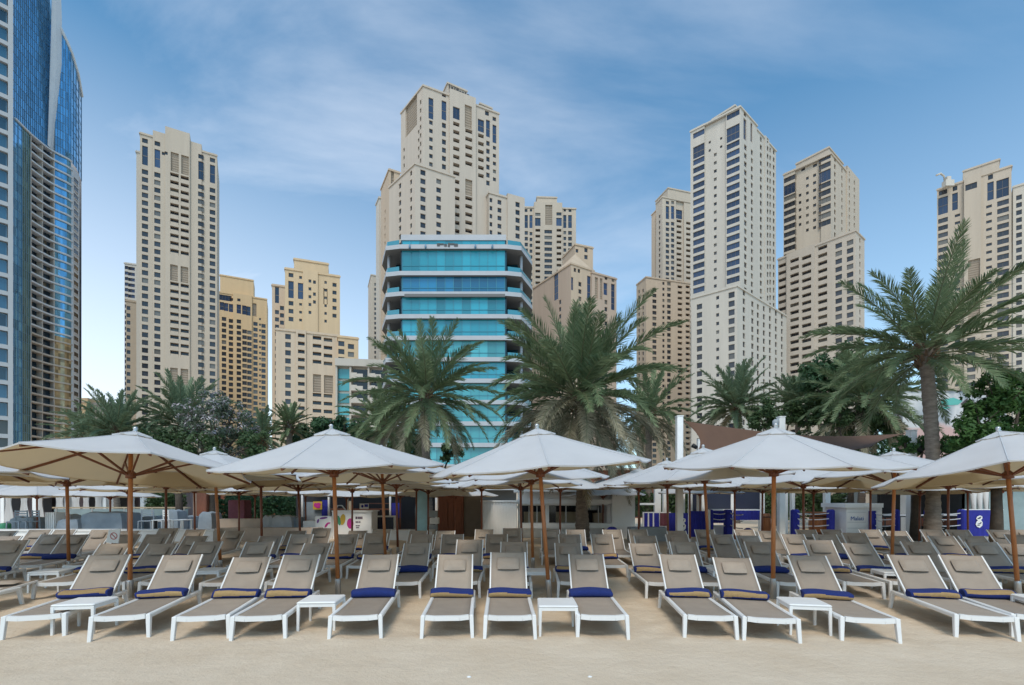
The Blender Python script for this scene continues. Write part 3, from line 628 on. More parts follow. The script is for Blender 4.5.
for a, b, za, zb, oa in ((46.5,54.5,150,207,2.2),):
    P1, P2 = kp(45,3.2), kp(54.2,1.6); P3 = kp(49.5,.4)
    vs = [(P1.x,P1.y,210),(P2.x,P2.y,ztop(54)+1),(P2.x,P2.y,163),(P3.x,P3.y,ZB+.5),(kp(46.5,.4).x,kp(46.5,.4).y,ZB+.8),(kp(45.5,1.8).x,kp(45.5,1.8).y,160)]
    n = len(vs); bvs = [(v[0]-.6, v[1]+2.6, v[2]) for v in vs]
    m.add([rel(v) for v in vs+bvs], [tuple(range(n-1,-1,-1)), tuple(range(n,2*n))]+[(i,(i+1)%n,n+(i+1)%n,n+i) for i in range(n)])
m.build('blade_fin', WH, gt)
m = MB()   # capping along the curved top edge
m.tube([rel((kp(px,.1).x,kp(px,.1).y,ztop(px)+.3)) for px in fr_(54.5,81.5,14)], .55, 6); m.build('roof_capping', WH, gt)
z = ZB; i = 0
while z > 3:
    pxs = fr_(14 if i == 0 else 30, 71, 14); m = MB(); mi = WH if z > 62 else TANW
    o = [kp(p, .55) for p in pxs]; q = [kp(p, -1.6 if 30 <= p <= 54 else -.1) for p in pxs]
    for k in range(len(pxs)-1):
        m.prism([(o[k].x-gb.x,o[k].y-gb.y),(o[k+1].x-gb.x,o[k+1].y-gb.y),(q[k+1].x-gb.x,q[k+1].y-gb.y),(q[k].x-gb.x,q[k].y-gb.y)], z-.28, z+.26)
    m.build('balcony_slab', mi, gt); z -= 3.0; i += 1
m = MB()
for px in (30.3, 41.8, 53.6):
    a, b = kp(px, .3), kp(px, -1.7); e = (kp(px+1)-kp(px)).normalized()*.15
    m.prism([(v.x-gb.x, v.y-gb.y) for v in (a-e, a+e, b+e, b-e)], 0, ZB-.5)
m.build('party_wall', TANW, gt)
m = MB(); pz = [kp(71.2,.5), kp(77.6,.5), kp(77.6,-2), kp(71.2,-2)]; m.prism([(v.x-gb.x, v.y-gb.y) for v in pz], 0, ZB-2); m.build('white_pier', WH, gt)
z = ZB-6; c1, c2 = kp(72.3,.5), kp(76.6,.5); ang = math.atan2(c2.y-c1.y, c2.x-c1.x); mid = (c1+c2)/2; wl_ = (c2-c1).length
oc = MB(); oc.box((0,-.02,0), (wl_*.92,.10,1.7), 1); oc.box((0,-.16,-.95), (wl_,.28,.2), 0); oc.box((0,-.12,.9), (wl_,.2,.12), 0)
ocm = oc.mesh('pier_window', [WH, G_DARK])
while z > 3:
    link('window', ocm, gt, Vector(rel((mid.x, mid.y, z))), ang); z -= 3.0
# ---------------------------------------------------------------- nearer white-framed building at the far left
nb = empty('office_building', (X(2,86),86,0), 0, 'white framed building with square blue windows at the extreme left edge', 'building')
c0 = Vector((X(12.5,84),84)); u = Vector((-math.cos(R(12)), math.sin(R(12))))*1.0
T0 = Matrix.Translation(Vector((c0.x-nb.location.x, c0.y-nb.location.y, 0))) @ Matrix.Rotation(R(48), 4, 'Z')
m = MB(); m.box((-8,7,46), (15.4,13,92), 0, T=T0); nbw = m.build('core', G_DARK, nb)
m = MB(); fh = 3.1; nfl = 29
for k in range(nfl+1): m.box((-8,.2,k*fh+.35), (16.2,.8,.7), 0, T=T0)
for k in range(6): m.box((-.25-2.85*k,.1,45), (.62,1.0,90), 0, T=T0)
m.build('white_frame', mat('grey_white_frame', (.44,.46,.48), .5), nb)
for r_ in range(5, nfl):
    for k in range(2):
        w_ = MB(); w_.box((0,0,0), (1.95,.1,2.2), 1); w_.box((0,-.04,1.05), (1.95,.06,.1), 0); w_.box((0,-.04,-1.05), (1.95,.06,.1), 0); w_.box((-.93,-.04,0), (.09,.06,2.0), 0); w_.box((.93,-.04,0), (.09,.06,2.0), 0)
        if r_ == 5 and k == 0: wme = w_.mesh('office_window', [MULL, glassmat('office_glass', (.03,.10,.17), .1, .6)])
        o = link('window', wme, nb); o.matrix_local = T0 @ Matrix.Translation((-1.67-2.85*k, .35, r_*fh+1.9))
# ---------------------------------------------------------------- turquoise glass block, centre
G_TURQ = [glassmat('turquoise_glass_light', (.02,.27,.365), .08, .32, wave=.1, spec=.8), glassmat('turquoise_glass_deep', (.01,.145,.29), .07, .4, wave=.1, spec=.8), glassmat('aqua_glass', (.06,.33,.38), .1, .25, wave=.1, spec=.7)]
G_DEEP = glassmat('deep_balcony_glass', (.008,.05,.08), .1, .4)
G_RAIL = mat('aqua_balustrade_glass', (.04,.24,.32), .08, spec=.8, coat=.3)
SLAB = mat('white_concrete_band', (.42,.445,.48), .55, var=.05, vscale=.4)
SOFF = mat('shaded_grey_soffit', (.15,.155,.16), .8)  # grey soffits, with the shade under the slabs put into the colour
bb = empty('glass_apartment_block', (X(457,97),97,0), 0, 'turquoise glass apartment block with white floor bands and angled end balconies, centre', 'building')
bo = bb.location; y0 = 91.0-bo.y                     # local: x centred, front plane at y0
def outline(hc, hb, o=0.0, back=22):
    return [(-hc,y0-o),(hc,y0-o),(hc+2.8,y0+.6-o),(hb,y0+6.2),(hb,y0+back),(-hb,y0+back),(-hb,y0+6.2),(-hc-2.8,y0+.6-o)]
zs = [Z(py, 91) for py in (247.5,274,294.5,317,338.5)]
while zs[-1] > 7: zs.append(zs[-1]-4.05)
for i, z in enumerate(zs):
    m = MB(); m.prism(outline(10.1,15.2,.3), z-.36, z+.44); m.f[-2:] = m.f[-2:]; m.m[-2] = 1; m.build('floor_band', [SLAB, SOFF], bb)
    up = zs[i-1]-.37 if i else z+3.0
    if i == 0: up = Z(239.5, 91)
    # glazing of the storey above this slab
    hgt = up-(z+.46); g = MB(); n = 12
    for k in range(n):
        xa, xb = -9.75+19.5*k/n, -9.75+19.5*(k+1)/n
        g.box(((xa+xb)/2, y0+.45, z+.46+hgt/2), (xb-xa-.05,.1,hgt))
    gl = g.build('glazing', G_TURQ[[0,0,1,0,0,2,0,2,2,2,2,2,2,2][min(i,13)] if i else 0], bb)
    mm = MB()
    for k in range(n+1): mm.box((-9.75+19.5*k/n, y0+.36, z+.46+hgt/2), (.09,.1,hgt))
    mm.box((0, y0+.34, z+.46+hgt*.30), (19.4,.06,.08)); mm.build('mullion', G_RAIL, gl)
    # recessed end walls behind the balconies
    for sg_ in (-1, 1):
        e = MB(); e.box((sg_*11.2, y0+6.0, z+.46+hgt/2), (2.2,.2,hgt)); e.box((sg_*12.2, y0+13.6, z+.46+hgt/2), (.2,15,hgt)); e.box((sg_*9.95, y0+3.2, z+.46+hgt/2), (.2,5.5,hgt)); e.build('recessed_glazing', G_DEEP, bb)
    for sg_ in (-1, 1):
        b_ = MB(); zz_ = z+.46
        pts = [(sg_*10.3,y0+.1),(sg_*12.7,y0+.75),(sg_*14.95,y0+6.2),(sg_*14.95,y0+14)]
        for p, q in zip(pts, pts[1:]):
            b_.bar((p[0],p[1],zz_+.5), (q[0],q[1],zz_+.5), (1.0,.05), side=(0,0,1))
        b_.build('balustrade', G_RAIL, bb)
        c = MB(); c.tube([(sg_*12.9, y0+2.6, zz_), (sg_*12.9, y0+2.6, up)], .28, 10); c.build('column', SLAB, bb)
m = MB(); m.prism([(-10,y0+.2),(10,y0+.2),(10,y0+16),(-10,y0+16)], Z(239.5,91), Z(234,91)); m.build('parapet', SLAB, bb)
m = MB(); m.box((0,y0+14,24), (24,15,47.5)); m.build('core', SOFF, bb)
m = MB(); zc = zs[0]
# dark illegible emblem and row of lamps on the top band
for k, (dx, w_, h_) in enumerate(((-2.1,.5,.5),(-1.4,.8,.25),(-.6,.5,.45),(.1,.35,.7),(.75,.8,.25),(1.6,.7,.5))): m.box((-.9+dx*.9, y0-.36, zc+.35+.12*math.sin(k*2)), (w_,.1,h_))
m.build('roof_sign', mat('dark_sign', (.05,.055,.06), .5), bb)
for dx in (-8.2,-5.2,4.2,7.4):
    m = MB(); m.lathe([(.16,-.45),(.2,-.1),(.12,.3),(.05,.45)], 8, T=Matrix.Translation((dx, y0-.45, zc))); m.build('wall_lamp', MULL, bb)
m = MB(); m.box((.3,y0-.32,zs[2]-.3), (19,.08,.55)); m.build('dark_strip', SOFF, bb)  # dark strip across the front of one floor band
# ---------------------------------------------------------------- white balcony block left of it
wb = empty('apartment_block', (X(362,128),128,0), 0, 'low white block with stepped balconies and pale turquoise glazing, left of the turquoise block', 'building')
wo_ = wb.location; C = Vector((X(336,125),125)); r = Vector((math.cos(R(8)), math.sin(R(8))))
T0 = Matrix.Translation((C.x-wo_.x, C.y-wo_.y, 0)) @ Matrix.Rotation(R(8), 4, 'Z'); top = Z(358.5,125)
m = MB(); m.box((8.6,8,top/2-.2), (17.2,13,top-.4), T=T0); m.build('wall', W['white'], wb)
m = MB()
for k in range(12): m.box((1.8,1.35,top-3.6-k*3.2), (3.0,.3,2.5), T=T0)
m.build('glazing', G_TURQ[2], wb)
m = MB(); m.box((8.6,.9,top-.9), (17.6,2.6,1.9), T=T0)
for x in (.1,3.6,8.2,12.8,17.1): m.box((x,.75,top/2-.9), (.45,1.5,top-2), T=T0)
m.build('pier', W['grey'], wb)
for k in range(12):
    z = top-5.0-k*3.2
    for j, x in enumerate((5.9,10.5,14.95)):
        m = MB(); m.box((x,.3,z), (4.1,2.4,.35), T=T0); m.box((x-.5,-.82,z+.6), (3.0,.15,.9), T=T0); m.box((x-1.2,-.8,z+.95), (1.4,.17,.7), T=T0); m.build('balcony', W['white'], wb)
        if k < 8:
            w_ = MB(); w_.box((x,1.42,z+1.6), (3.6,.12,2.2), T=T0); w_.build('window', G_DARK, wb)
# ---------------------------------------------------------------- small far buildings and the painted wall
fb = empty('low_building', (X(80,232),232,0), 0, 'small tan building just right of the foot of the curved glass tower', 'building')
m = MB(); m.box((1,5,25.5), (5.5,10,51)); m.build('wall', W['ochre'], fb)
m = MB()
for k in range(14): m.box((1,-.2,49-3.2*k), (4.6,.5,.5))
m.build('balcony_band', W['cream'], fb)
m = MB(); m.box((9,7,24), (11,9,48)); m.box((9,7,48.6), (12,10,1.2)); m.build('annex', W['roof'], fb)
mw = empty('mural_wall', (X(962,30),30.4,0), 0, 'painted wall with grey white clouds over pink, beside the leaning palm trunk', 'mural')
def muralmat():
    m = bpy.data.materials.new('painted_mural'); m.use_nodes = True; t = m.node_tree; p = t.nodes['Principled BSDF']; p.inputs['Roughness'].default_value = .85
    tcn = t.nodes.new('ShaderNodeTexCoord'); n = t.nodes.new('ShaderNodeTexNoise'); n.inputs['Scale'].default_value = .55; n.inputs['Detail'].default_value = 6; n.inputs['Distortion'].default_value = 1.0
    t.links.new(tcn.outputs['Object'], n.inputs['Vector']); s = t.nodes.new('ShaderNodeSeparateXYZ'); t.links.new(tcn.outputs['Object'], s.inputs[0])
    cr = t.nodes.new('ShaderNodeValToRGB'); e = cr.color_ramp.elements; e[0].position = .32; e[0].color = (.30,.35,.39,1); e[1].position = .6; e[1].color = (.62,.62,.62,1)
    t.links.new(n.outputs['Fac'], cr.inputs[0])
    a = t.nodes.new('ShaderNodeMath'); a.operation = 'MULTIPLY_ADD'; t.links.new(n.outputs['Fac'], a.inputs[0]); a.inputs[1].default_value = 1.2; t.links.new(s.outputs['Z'], a.inputs[2])
    mr = t.nodes.new('ShaderNodeMapRange'); mr.inputs['From Min'].default_value = 6.9; mr.inputs['From Max'].default_value = 7.1; t.links.new(a.outputs[0], mr.inputs['Value'])
    mx = t.nodes.new('ShaderNodeMix'); mx.data_type = 'RGBA'; mx.inputs[6].default_value = (.60,.40,.37,1); t.links.new(cr.outputs[0], mx.inputs[7]); t.links.new(mr.outputs[0], mx.inputs[0])
    t.links.new(mx.outputs[2], p.inputs['Base Color']); return m
m = MB(); m.box((0,.5,4.3), (6.6,.8,8.6)); m.build('wall', muralmat(), mw)
m = MB(); m.box((0,.5,8.66), (6.8,1.0,.12)); m.build('coping', W['panel'], mw)
m = MB(); m.add([(-.9,.08,8.0),(-.1,.08,8.15),(.5,.08,7.95),(.2,.08,7.7),(-.8,.08,7.65)], [(4,3,2,1,0)]); m.add([(-1.0,.07,7.6),(-.2,.07,7.55),(-.9,.07,7.3)], [(2,1,0)]); m.build('painted_figure', mat('turquoise_paint', (.12,.45,.40), .8), mw)
m = MB(); m.add([(.35,.06,7.75),(.75,.06,8.1),(.85,.06,7.98),(.55,.06,7.6)], [(3,2,1,0)]); m.add([(1.5,.06,7.75),(2.0,.06,7.88),(1.9,.06,7.7)], [(2,1,0)]); m.build('painted_bird', mat('dark_paint', (.06,.05,.05), .8), mw)
# ---------------------------------------------------------------- palms and trees
def leafmat(name, col, col2, rough=.55, trans=.25, scale=.6):
    m = bpy.data.materials.new(name); m.use_nodes = True; t = m.node_tree; p = t.nodes['Principled BSDF']
    p.inputs['Roughness'].default_value = rough; p.inputs['Specular IOR Level'].default_value = .35
    g = t.nodes.new('ShaderNodeNewGeometry'); n = t.nodes.new('ShaderNodeTexNoise'); n.inputs['Scale'].default_value = scale; n.inputs['Detail'].default_value = 3; t.links.new(g.outputs['Position'], n.inputs['Vector'])
    a = t.nodes.new('ShaderNodeMath'); a.operation = 'MULTIPLY_ADD'; a.inputs[1].default_value = .6; t.links.new(g.outputs['Random Per Island'], a.inputs[0]); t.links.new(n.outputs['Fac'], a.inputs[2])
    mr = t.nodes.new('ShaderNodeMapRange'); mr.inputs['From Min'].default_value = .4; mr.inputs['From Max'].default_value = 1.2; t.links.new(a.outputs[0], mr.inputs['Value'])
    mx = t.nodes.new('ShaderNodeMix'); mx.data_type = 'RGBA'; mx.inputs[6].default_value = (*col,1); mx.inputs[7].default_value = (*col2,1); t.links.new(mr.outputs[0], mx.inputs[0]); t.links.new(mx.outputs[2], p.inputs['Base Color'])
    tr = t.nodes.new('ShaderNodeBsdfTranslucent'); t.links.new(mx.outputs[2], tr.inputs['Color']); ms = t.nodes.new('ShaderNodeMixShader'); ms.inputs[0].default_value = trans
    t.links.new(p.outputs[0], ms.inputs[1]); t.links.new(tr.outputs[0], ms.inputs[2]); t.links.new(ms.outputs[0], t.nodes['Material Output'].inputs['Surface']); return m
L = {
 'palm': leafmat('palm_leaf', (.105,.165,.08), (.235,.29,.15)),
 'palm_blue': leafmat('blue_green_palm_leaf', (.12,.185,.105), (.24,.30,.18)),
 'dry': leafmat('dry_palm_leaf', (.19,.18,.115), (.38,.34,.235)),
 'broad': leafmat('dark_broad_leaf', (.028,.075,.035), (.075,.15,.058)),
 'bright': leafmat('bright_broad_leaf', (.035,.10,.028), (.11,.21,.055)),
 'hedge': leafmat('hedge_leaf', (.035,.075,.03), (.09,.14,.05)),
 'flower': leafmat('pale_lilac_blossom', (.42,.37,.41), (.64,.58,.62), trans=.3),
 'olive': leafmat('olive_leaf', (.06,.095,.06), (.14,.18,.12)),
}
BARK = mat('palm_bark', (.19,.155,.125), .95, var=.35, vscale=4, bump=.9, bscale=14, stretch=(1,1,3.2))
BARKD = mat('dark_bark', (.07,.055,.042), .95, var=.3, vscale=5, bump=.8, bscale=18)
BOOT = mat('frond_boot', (.13,.085,.05), .95, var=.3, vscale=8)
def frond(mb, rnd, base, az, e0, Ln, droop, twist=0, lw=.05, ll=.55, pairs=46, mi=0, stem_mi=1, vee=.5, side_sway=0.0):
    d = Vector((math.cos(az)*math.cos(e0), math.sin(az)*math.cos(e0), math.sin(e0)))
    hz = Vector((math.cos(az), math.sin(az), 0)); n = 9; pts = [Vector(base)]; dirs = [d.copy()]; p = Vector(base)
    sw = Vector((-math.sin(az), math.cos(az), 0))*side_sway
    for i in range(n):
        t = (i+1)/n
        d = (d+Vector((0,0,-1))*droop*(t**1.3)/n*2+sw/n).normalized()
        p = p+d*(Ln/n); pts.append(p.copy()); dirs.append(d.copy())
    mb.tube(pts, [.035*(1-.85*i/n) for i in range(n+1)], 4, stem_mi, cap=False)
    side0 = d.cross(Vector((0,0,1)))
    for k in range(pairs):
        t = .16+.84*(k+rnd.random()*.6)/pairs; x = t*n; i = min(n-1, int(x)); f = x-i
        q = pts[i].lerp(pts[i+1], f); dd = dirs[i].lerp(dirs[i+1], f).normalized()
        sd = dd.cross(Vector((0,0,1)))
        if sd.length < .05: sd = Vector((-math.sin(az), math.cos(az), 0))
        sd.normalize(); up = sd.cross(dd).normalized()
        pl = ll*(math.sin(math.pi*min(1, .18+.82*t))**.6+.25)*(.85+.3*rnd.random())
        fw = .95+1.0*t
        for s_ in (-1, 1):
            v = vee*(1 if rnd.random() < .75 else -.3)
            dr = (sd*s_+dd*fw*(.8+.4*rnd.random())+up*v*(.6+.6*rnd.random())).normalized()
            w = dd*lw*.5 if True else up
            mid = q+dr*pl*.5; tip = q+(dr+Vector((0,0,-.28*rnd.random()))).normalized()*pl
            b = len(mb.v)
            mb.v += [tuple(q-w*.6), tuple(q+w*.6), tuple(mid+w), tuple(tip), tuple(mid-w)]
            mb.f.append([b,b+1,b+2,b+3,b+4]); mb.m.append(mi); mb.sm.append(False)
def palm(name, label, px, d, cy, rad_px, base_px=None, seed=1, nf=58, green='palm', low=-.75, dry=.25, trunk_r=.24, droop=1.0, group=None, pairs=46, base_py=None, lw=.055, ll=.5, dryskirt=True, elmax=1.45, xspread=1.0, cat='palm tree'):
    rnd = random.Random(seed); cz = Z(cy, d); Ln = rad_px/F*d*1.18; bx = X(base_px if base_px is not None else px, d)
    root = empty(name, (bx, d, 0), 0, label, cat, group)
    top = Vector((X(px, d)-bx, 0, cz))
    # trunk
    n = 14; pts = []; rr = []
    for i in range(n+1):
        t = i/n; pts.append(Vector((top.x*t**1.3+.05*math.sin(t*5+seed), .04*math.cos(t*4), -.1+(cz+.05)*t)))
        rr.append(trunk_r*(1.25-.35*min(1,t*3))*(1+.05*rnd.uniform(-1,1)) if t < .93 else trunk_r*1.15)
    mt = MB()
    # ringed trunk: many small steps
    dense = []; dr = []
    for i in range(n):
        for k in range(4):
            f = k/4; dense.append(pts[i].lerp(pts[i+1], f)); dr.append((rr[i]+(rr[i+1]-rr[i])*f)*(1.07 if k % 2 else .97))
    dense.append(pts[-1]); dr.append(rr[-1]); mt.tube(dense, dr, 12); mt.build('trunk', BARK, root)
    mb_ = MB()   # boots: stubs of cut fronds under the crown
    for k in range(46):
        a = k*2.4; z = top.z-.75+.8*k/46; rr_ = trunk_r*1.05
        b0 = Vector((top.x+math.cos(a)*rr_*.8, math.sin(a)*rr_*.8, z)); mb_.bar(b0, b0+Vector((math.cos(a)*.2, math.sin(a)*.2, .26)), (.11,.05), (.06,.03), side=(-math.sin(a), math.cos(a), 0))
    mb_.build('frond_boots', BOOT, root)
    cr = MB(); nd = int(nf*dry) if dryskirt else 0
    for k in range(nf):
        t = (k+.5)/nf; az = k*2.39996+rnd.uniform(-.25,.25)
        s_ = 1-t*(1-math.sin(low)/math.sin(elmax)) if False else None
        e0 = elmax+(low-elmax)*t**.85+rnd.uniform(-.12,.12)
        Lk = Ln*(.86+.28*rnd.random())*(1.0 if t > .12 else .85)
        dk = droop*(.35+.9*t)*rnd.uniform(.7,1.25)
        frond(cr, rnd, top+Vector((math.cos(az)*trunk_r*.6, math.sin(az)*trunk_r*.6, .15-.5*t)), az, e0, Lk, dk, lw=lw, ll=ll*rad_px/100*d/19*1.25, pairs=int(pairs*1.35), mi=2 if k >= nf-nd else 0, stem_mi=1, side_sway=rnd.uniform(-.35,.35))
    cr.build('crown', [L[green], mat('rachis', (.14,.15,.07), .6) if 'rachis' not in M else M['rachis'], L['dry']], root)
    return root
M['rachis'] = mat('rachis', (.13,.14,.07), .6)
palm('palm_tree', 'big bushy date palm with drooping olive fronds in front of the white kiosk, centre', 578, 19.3, 395, 86, 584, seed=4, nf=92, low=-1.0, dry=.42, trunk_r=.25, droop=1.3, pairs=74, lw=.046)
palm('palm_tree', 'date palm with a grey trunk before the turquoise glass block', 426, 24, 394, 64, 427, seed=7, nf=64, low=-.85, dry=.14, trunk_r=.23, droop=1.1, pairs=60, lw=.052)
palm('palm_tree', 'tall palm with a thick curved grey trunk and wind-blown crown at the right', 926, 17.2, 348, 86, 934, seed=12, nf=42, low=-.40, dry=.0, trunk_r=.225, droop=.75, elmax=1.22, pairs=74, lw=.046, ll=.50)
palm('palm_tree', 'low bushy date palm over the leftmost front parasol', 117, 27, 432, 39, 117, seed=21, nf=52, green='palm_blue', low=-.5, dry=.05, trunk_r=.16, pairs=36, lw=.08)
palm('palm_tree', 'wide bushy palm behind the flowering tree at the left', 184, 30, 423, 43, 184, seed=22, nf=62, green='palm_blue', low=-.6, dry=.08, trunk_r=.16, pairs=36, lw=.09)
palm('palm_tree', 'small dark green palm below the ochre buildings, left of centre', 289, 31, 424, 20, 289, seed=23, nf=38, low=-.5, dry=.05, trunk_r=.2, pairs=26, lw=.1, droop=.6)
palm('palm_tree', 'feathery palm at the foot of the white balcony block', 384, 27, 425, 40, 384, seed=25, nf=40, low=-.6, dry=.15, trunk_r=.17, pairs=32, lw=.08)
palm('palm_tree', 'thin half-dry palm between the central palm and the white sail post', 650, 27, 412, 42, 648, seed=26, nf=40, low=-.9, dry=.4, trunk_r=.2, pairs=32, lw=.08)
palm('palm_tree', 'blue-green date palm directly behind the brown shade sail', 736, 34, 406, 39, 736, seed=27, nf=62, green='palm_blue', low=-.5, dry=.05, trunk_r=.2, pairs=36, lw=.10)
palm('palm_tree', 'blue-green palm between the shade sail and the dark round tree', 797, 37, 403, 32, 797, seed=28, nf=56, green='palm_blue', low=-.5, dry=.05, trunk_r=.2, pairs=32, lw=.11)
palm('palm_tree', 'drooping wind-blown olive palm under the crown of the tall leaning palm', 866, 27.5, 400, 58, 862, seed=29, nf=60, green='palm', low=-.9, dry=.25, trunk_r=.19, pairs=42, lw=.08, droop=1.2)
palm('palm_tree', 'short palm at the left of the turquoise block trunk palm', 408, 33, 430, 24, 408, seed=31, nf=36, low=-.6, dry=.1, trunk_r=.22, pairs=26, lw=.1)
palm('palm_tree', 'palm filling the gap between the flowering tree and the small dark palm', 262, 34, 436, 26, 262, seed=32, nf=44, green='palm_blue', low=-.6, dry=.1, trunk_r=.22, pairs=28, lw=.1)
palm('palm_tree', 'palm beyond the far left parasols, left of the low bushy palm', 88, 33, 436, 28, 88, seed=33, nf=44, green='palm_blue', low=-.6, dry=.1, trunk_r=.22, pairs=28, lw=.1)
def tree(name, label, px, d, clumps, leaf='broad', n=5200, size=.14, seed=1, flower=0, trunk_r=.16, cat='tree', multi=False, thin=1.0):
    """clumps: (px, py, radius_px, depth offset)"""
    rnd = random.Random(seed); root = empty(name, (X(px, d), d, 0), 0, label, cat)
    cl = [(Vector((X(a, d+o)-X(px, d), o, Z(b, d+o))), r_/F*d) for a, b, r_, o in clumps]
    mt = MB(); cz = min(c.z for c, _ in cl); fork = Vector((0, 0, max(.6, cz*.62)))
    mt.tube([(0,0,-.1), (.05,.02,fork.z*.5), fork], [trunk_r*1.3, trunk_r, trunk_r*.85], 8)
    for c, r_ in cl:
        mid = fork.lerp(c, .5)+Vector((rnd.uniform(-.2,.2), rnd.uniform(-.2,.2), .15))
        mt.tube([fork-Vector((0,0,.1)), mid, c], [trunk_r*.6, trunk_r*.35, trunk_r*.12], 6)
        for k in range(5):
            e = c+Vector((rnd.gauss(0,1), rnd.gauss(0,1), rnd.gauss(0,.8))).normalized()*r_*.85
            mt.tube([c.lerp(mid,.35), e], [trunk_r*.16, .012], 5, cap=False)
    mt.build('trunk', BARKD, root); cr = MB(); tot = sum(r_**2 for _, r_ in cl)
    for c, r_ in cl:
        # sub-clusters give an uneven outline with gaps
        ns = max(5, int(9*thin)); subs = []
        for k in range(ns*2):
            v = Vector((rnd.gauss(0,1), rnd.gauss(0,1), rnd.gauss(0,1))).normalized()
            subs.append((c+v*r_*rnd.uniform(.35,.95), r_*rnd.uniform(.22,.42)))
        for k in range(int(n*r_**2/tot)):
            sc, sr = subs[rnd.randrange(len(subs))]
            v = Vector((rnd.gauss(0,1), rnd.gauss(0,1), rnd.gauss(0,.75)))
            v = v.normalized()*rnd.random()**.45*sr; p = sc+v
            nrm = (v.normalized()+Vector((rnd.gauss(0,.6), rnd.gauss(0,.6), .5+rnd.gauss(0,.5)))).normalized()
            a = nrm.cross(Vector((rnd.gauss(0,1), rnd.gauss(0,1), rnd.gauss(0,1)))).normalized(); b = nrm.cross(a); s_ = size*rnd.uniform(.6,1.25)
            fl = 1 if flower and v.z > -.2*sr and rnd.random() < flower else 0
            o = len(cr.v); cr.v += [tuple(p-a*s_), tuple(p+b*s_*.42), tuple(p+a*s_), tuple(p-b*s_*.42)]
            cr.f.append([o,o+1,o+2,o+3]); cr.m.append(fl); cr.sm.append(False)
    cr.build('crown', [L[leaf], L['flower']], root); return root
tree('flowering_tree', 'spreading tree with pale lilac blossom and bare lower twigs, left of centre', 212, 24, [(188,412,15,0),(209,406,18,.4),(232,415,19,0),(214,424,24,-.5),(246,428,16,.3),(196,430,17,0),(228,438,20,.6)], 'olive', 6500, .085, 3, flower=.33, thin=.7)
tree('leafy_tree', 'dark green round leafy tree behind the drooping palm at the right', 838, 33, [(838,362,22,0),(816,378,20,.5),(858,376,22,0),(836,392,28,.5),(878,392,22,1)], 'broad', 9000, .17, 5)
tree('leafy_tree', 'bright green leafy tree above the rightmost front parasol', 996, 16.5, [(1000,398,26,0),(1022,386,22,.4),(978,418,20,0),(1010,424,30,.3),(984,440,22,0),(1040,410,30,.5),(962,440,13,0)], 'bright', 13000, .1, 6)
tree('shrub', 'green shrub behind the parasol left of the grey-trunk palm', 338, 31, [(322,428,14,0),(345,424,15,.4),(362,434,14,0),(338,440,18,.3)], 'broad', 5000, .15, 8, cat='shrub')
tree('shrub', 'olive shrub under the flowering tree', 178, 23, [(150,440,16,0),(176,444,16,.3),(252,446,18,.2),(204,450,18,-.2)], 'hedge', 5200, .1, 9, cat='shrub')
tree('shrub', 'yellow-green bush row behind the brown shade sail, left part', 778, 30, [(770,412,14,0),(792,410,16,.4),(812,414,18,0),(760,420,12,0)], 'hedge', 5200, .14, 10, cat='shrub')
tree('shrub', 'green bush at the foot of the tall leaning palm', 915, 19.5, [(905,446,10,0),(925,444,10,.3),(948,446,11,0),(963,443,10,.2)], 'bright', 4200, .08, 11, cat='shrub')
tree('shrub', 'olive shrub right of the drooping wind-blown palm', 850, 27, [(838,418,16,0),(862,420,18,.3),(886,424,16,0)], 'hedge', 5200, .12, 13, cat='shrub')
tree('shrub', 'dark green hedge bush right of the small dark palm', 312, 33, [(300,440,14,0),(318,436,12,.2)], 'broad', 3000, .15, 14, cat='shrub')
tree('shrub', 'low shrub below the grey-trunk palm', 440, 30, [(420,448,14,0),(398,450,16,.3),(452,452,12,0)], 'hedge', 4000, .13, 15, cat='shrub')
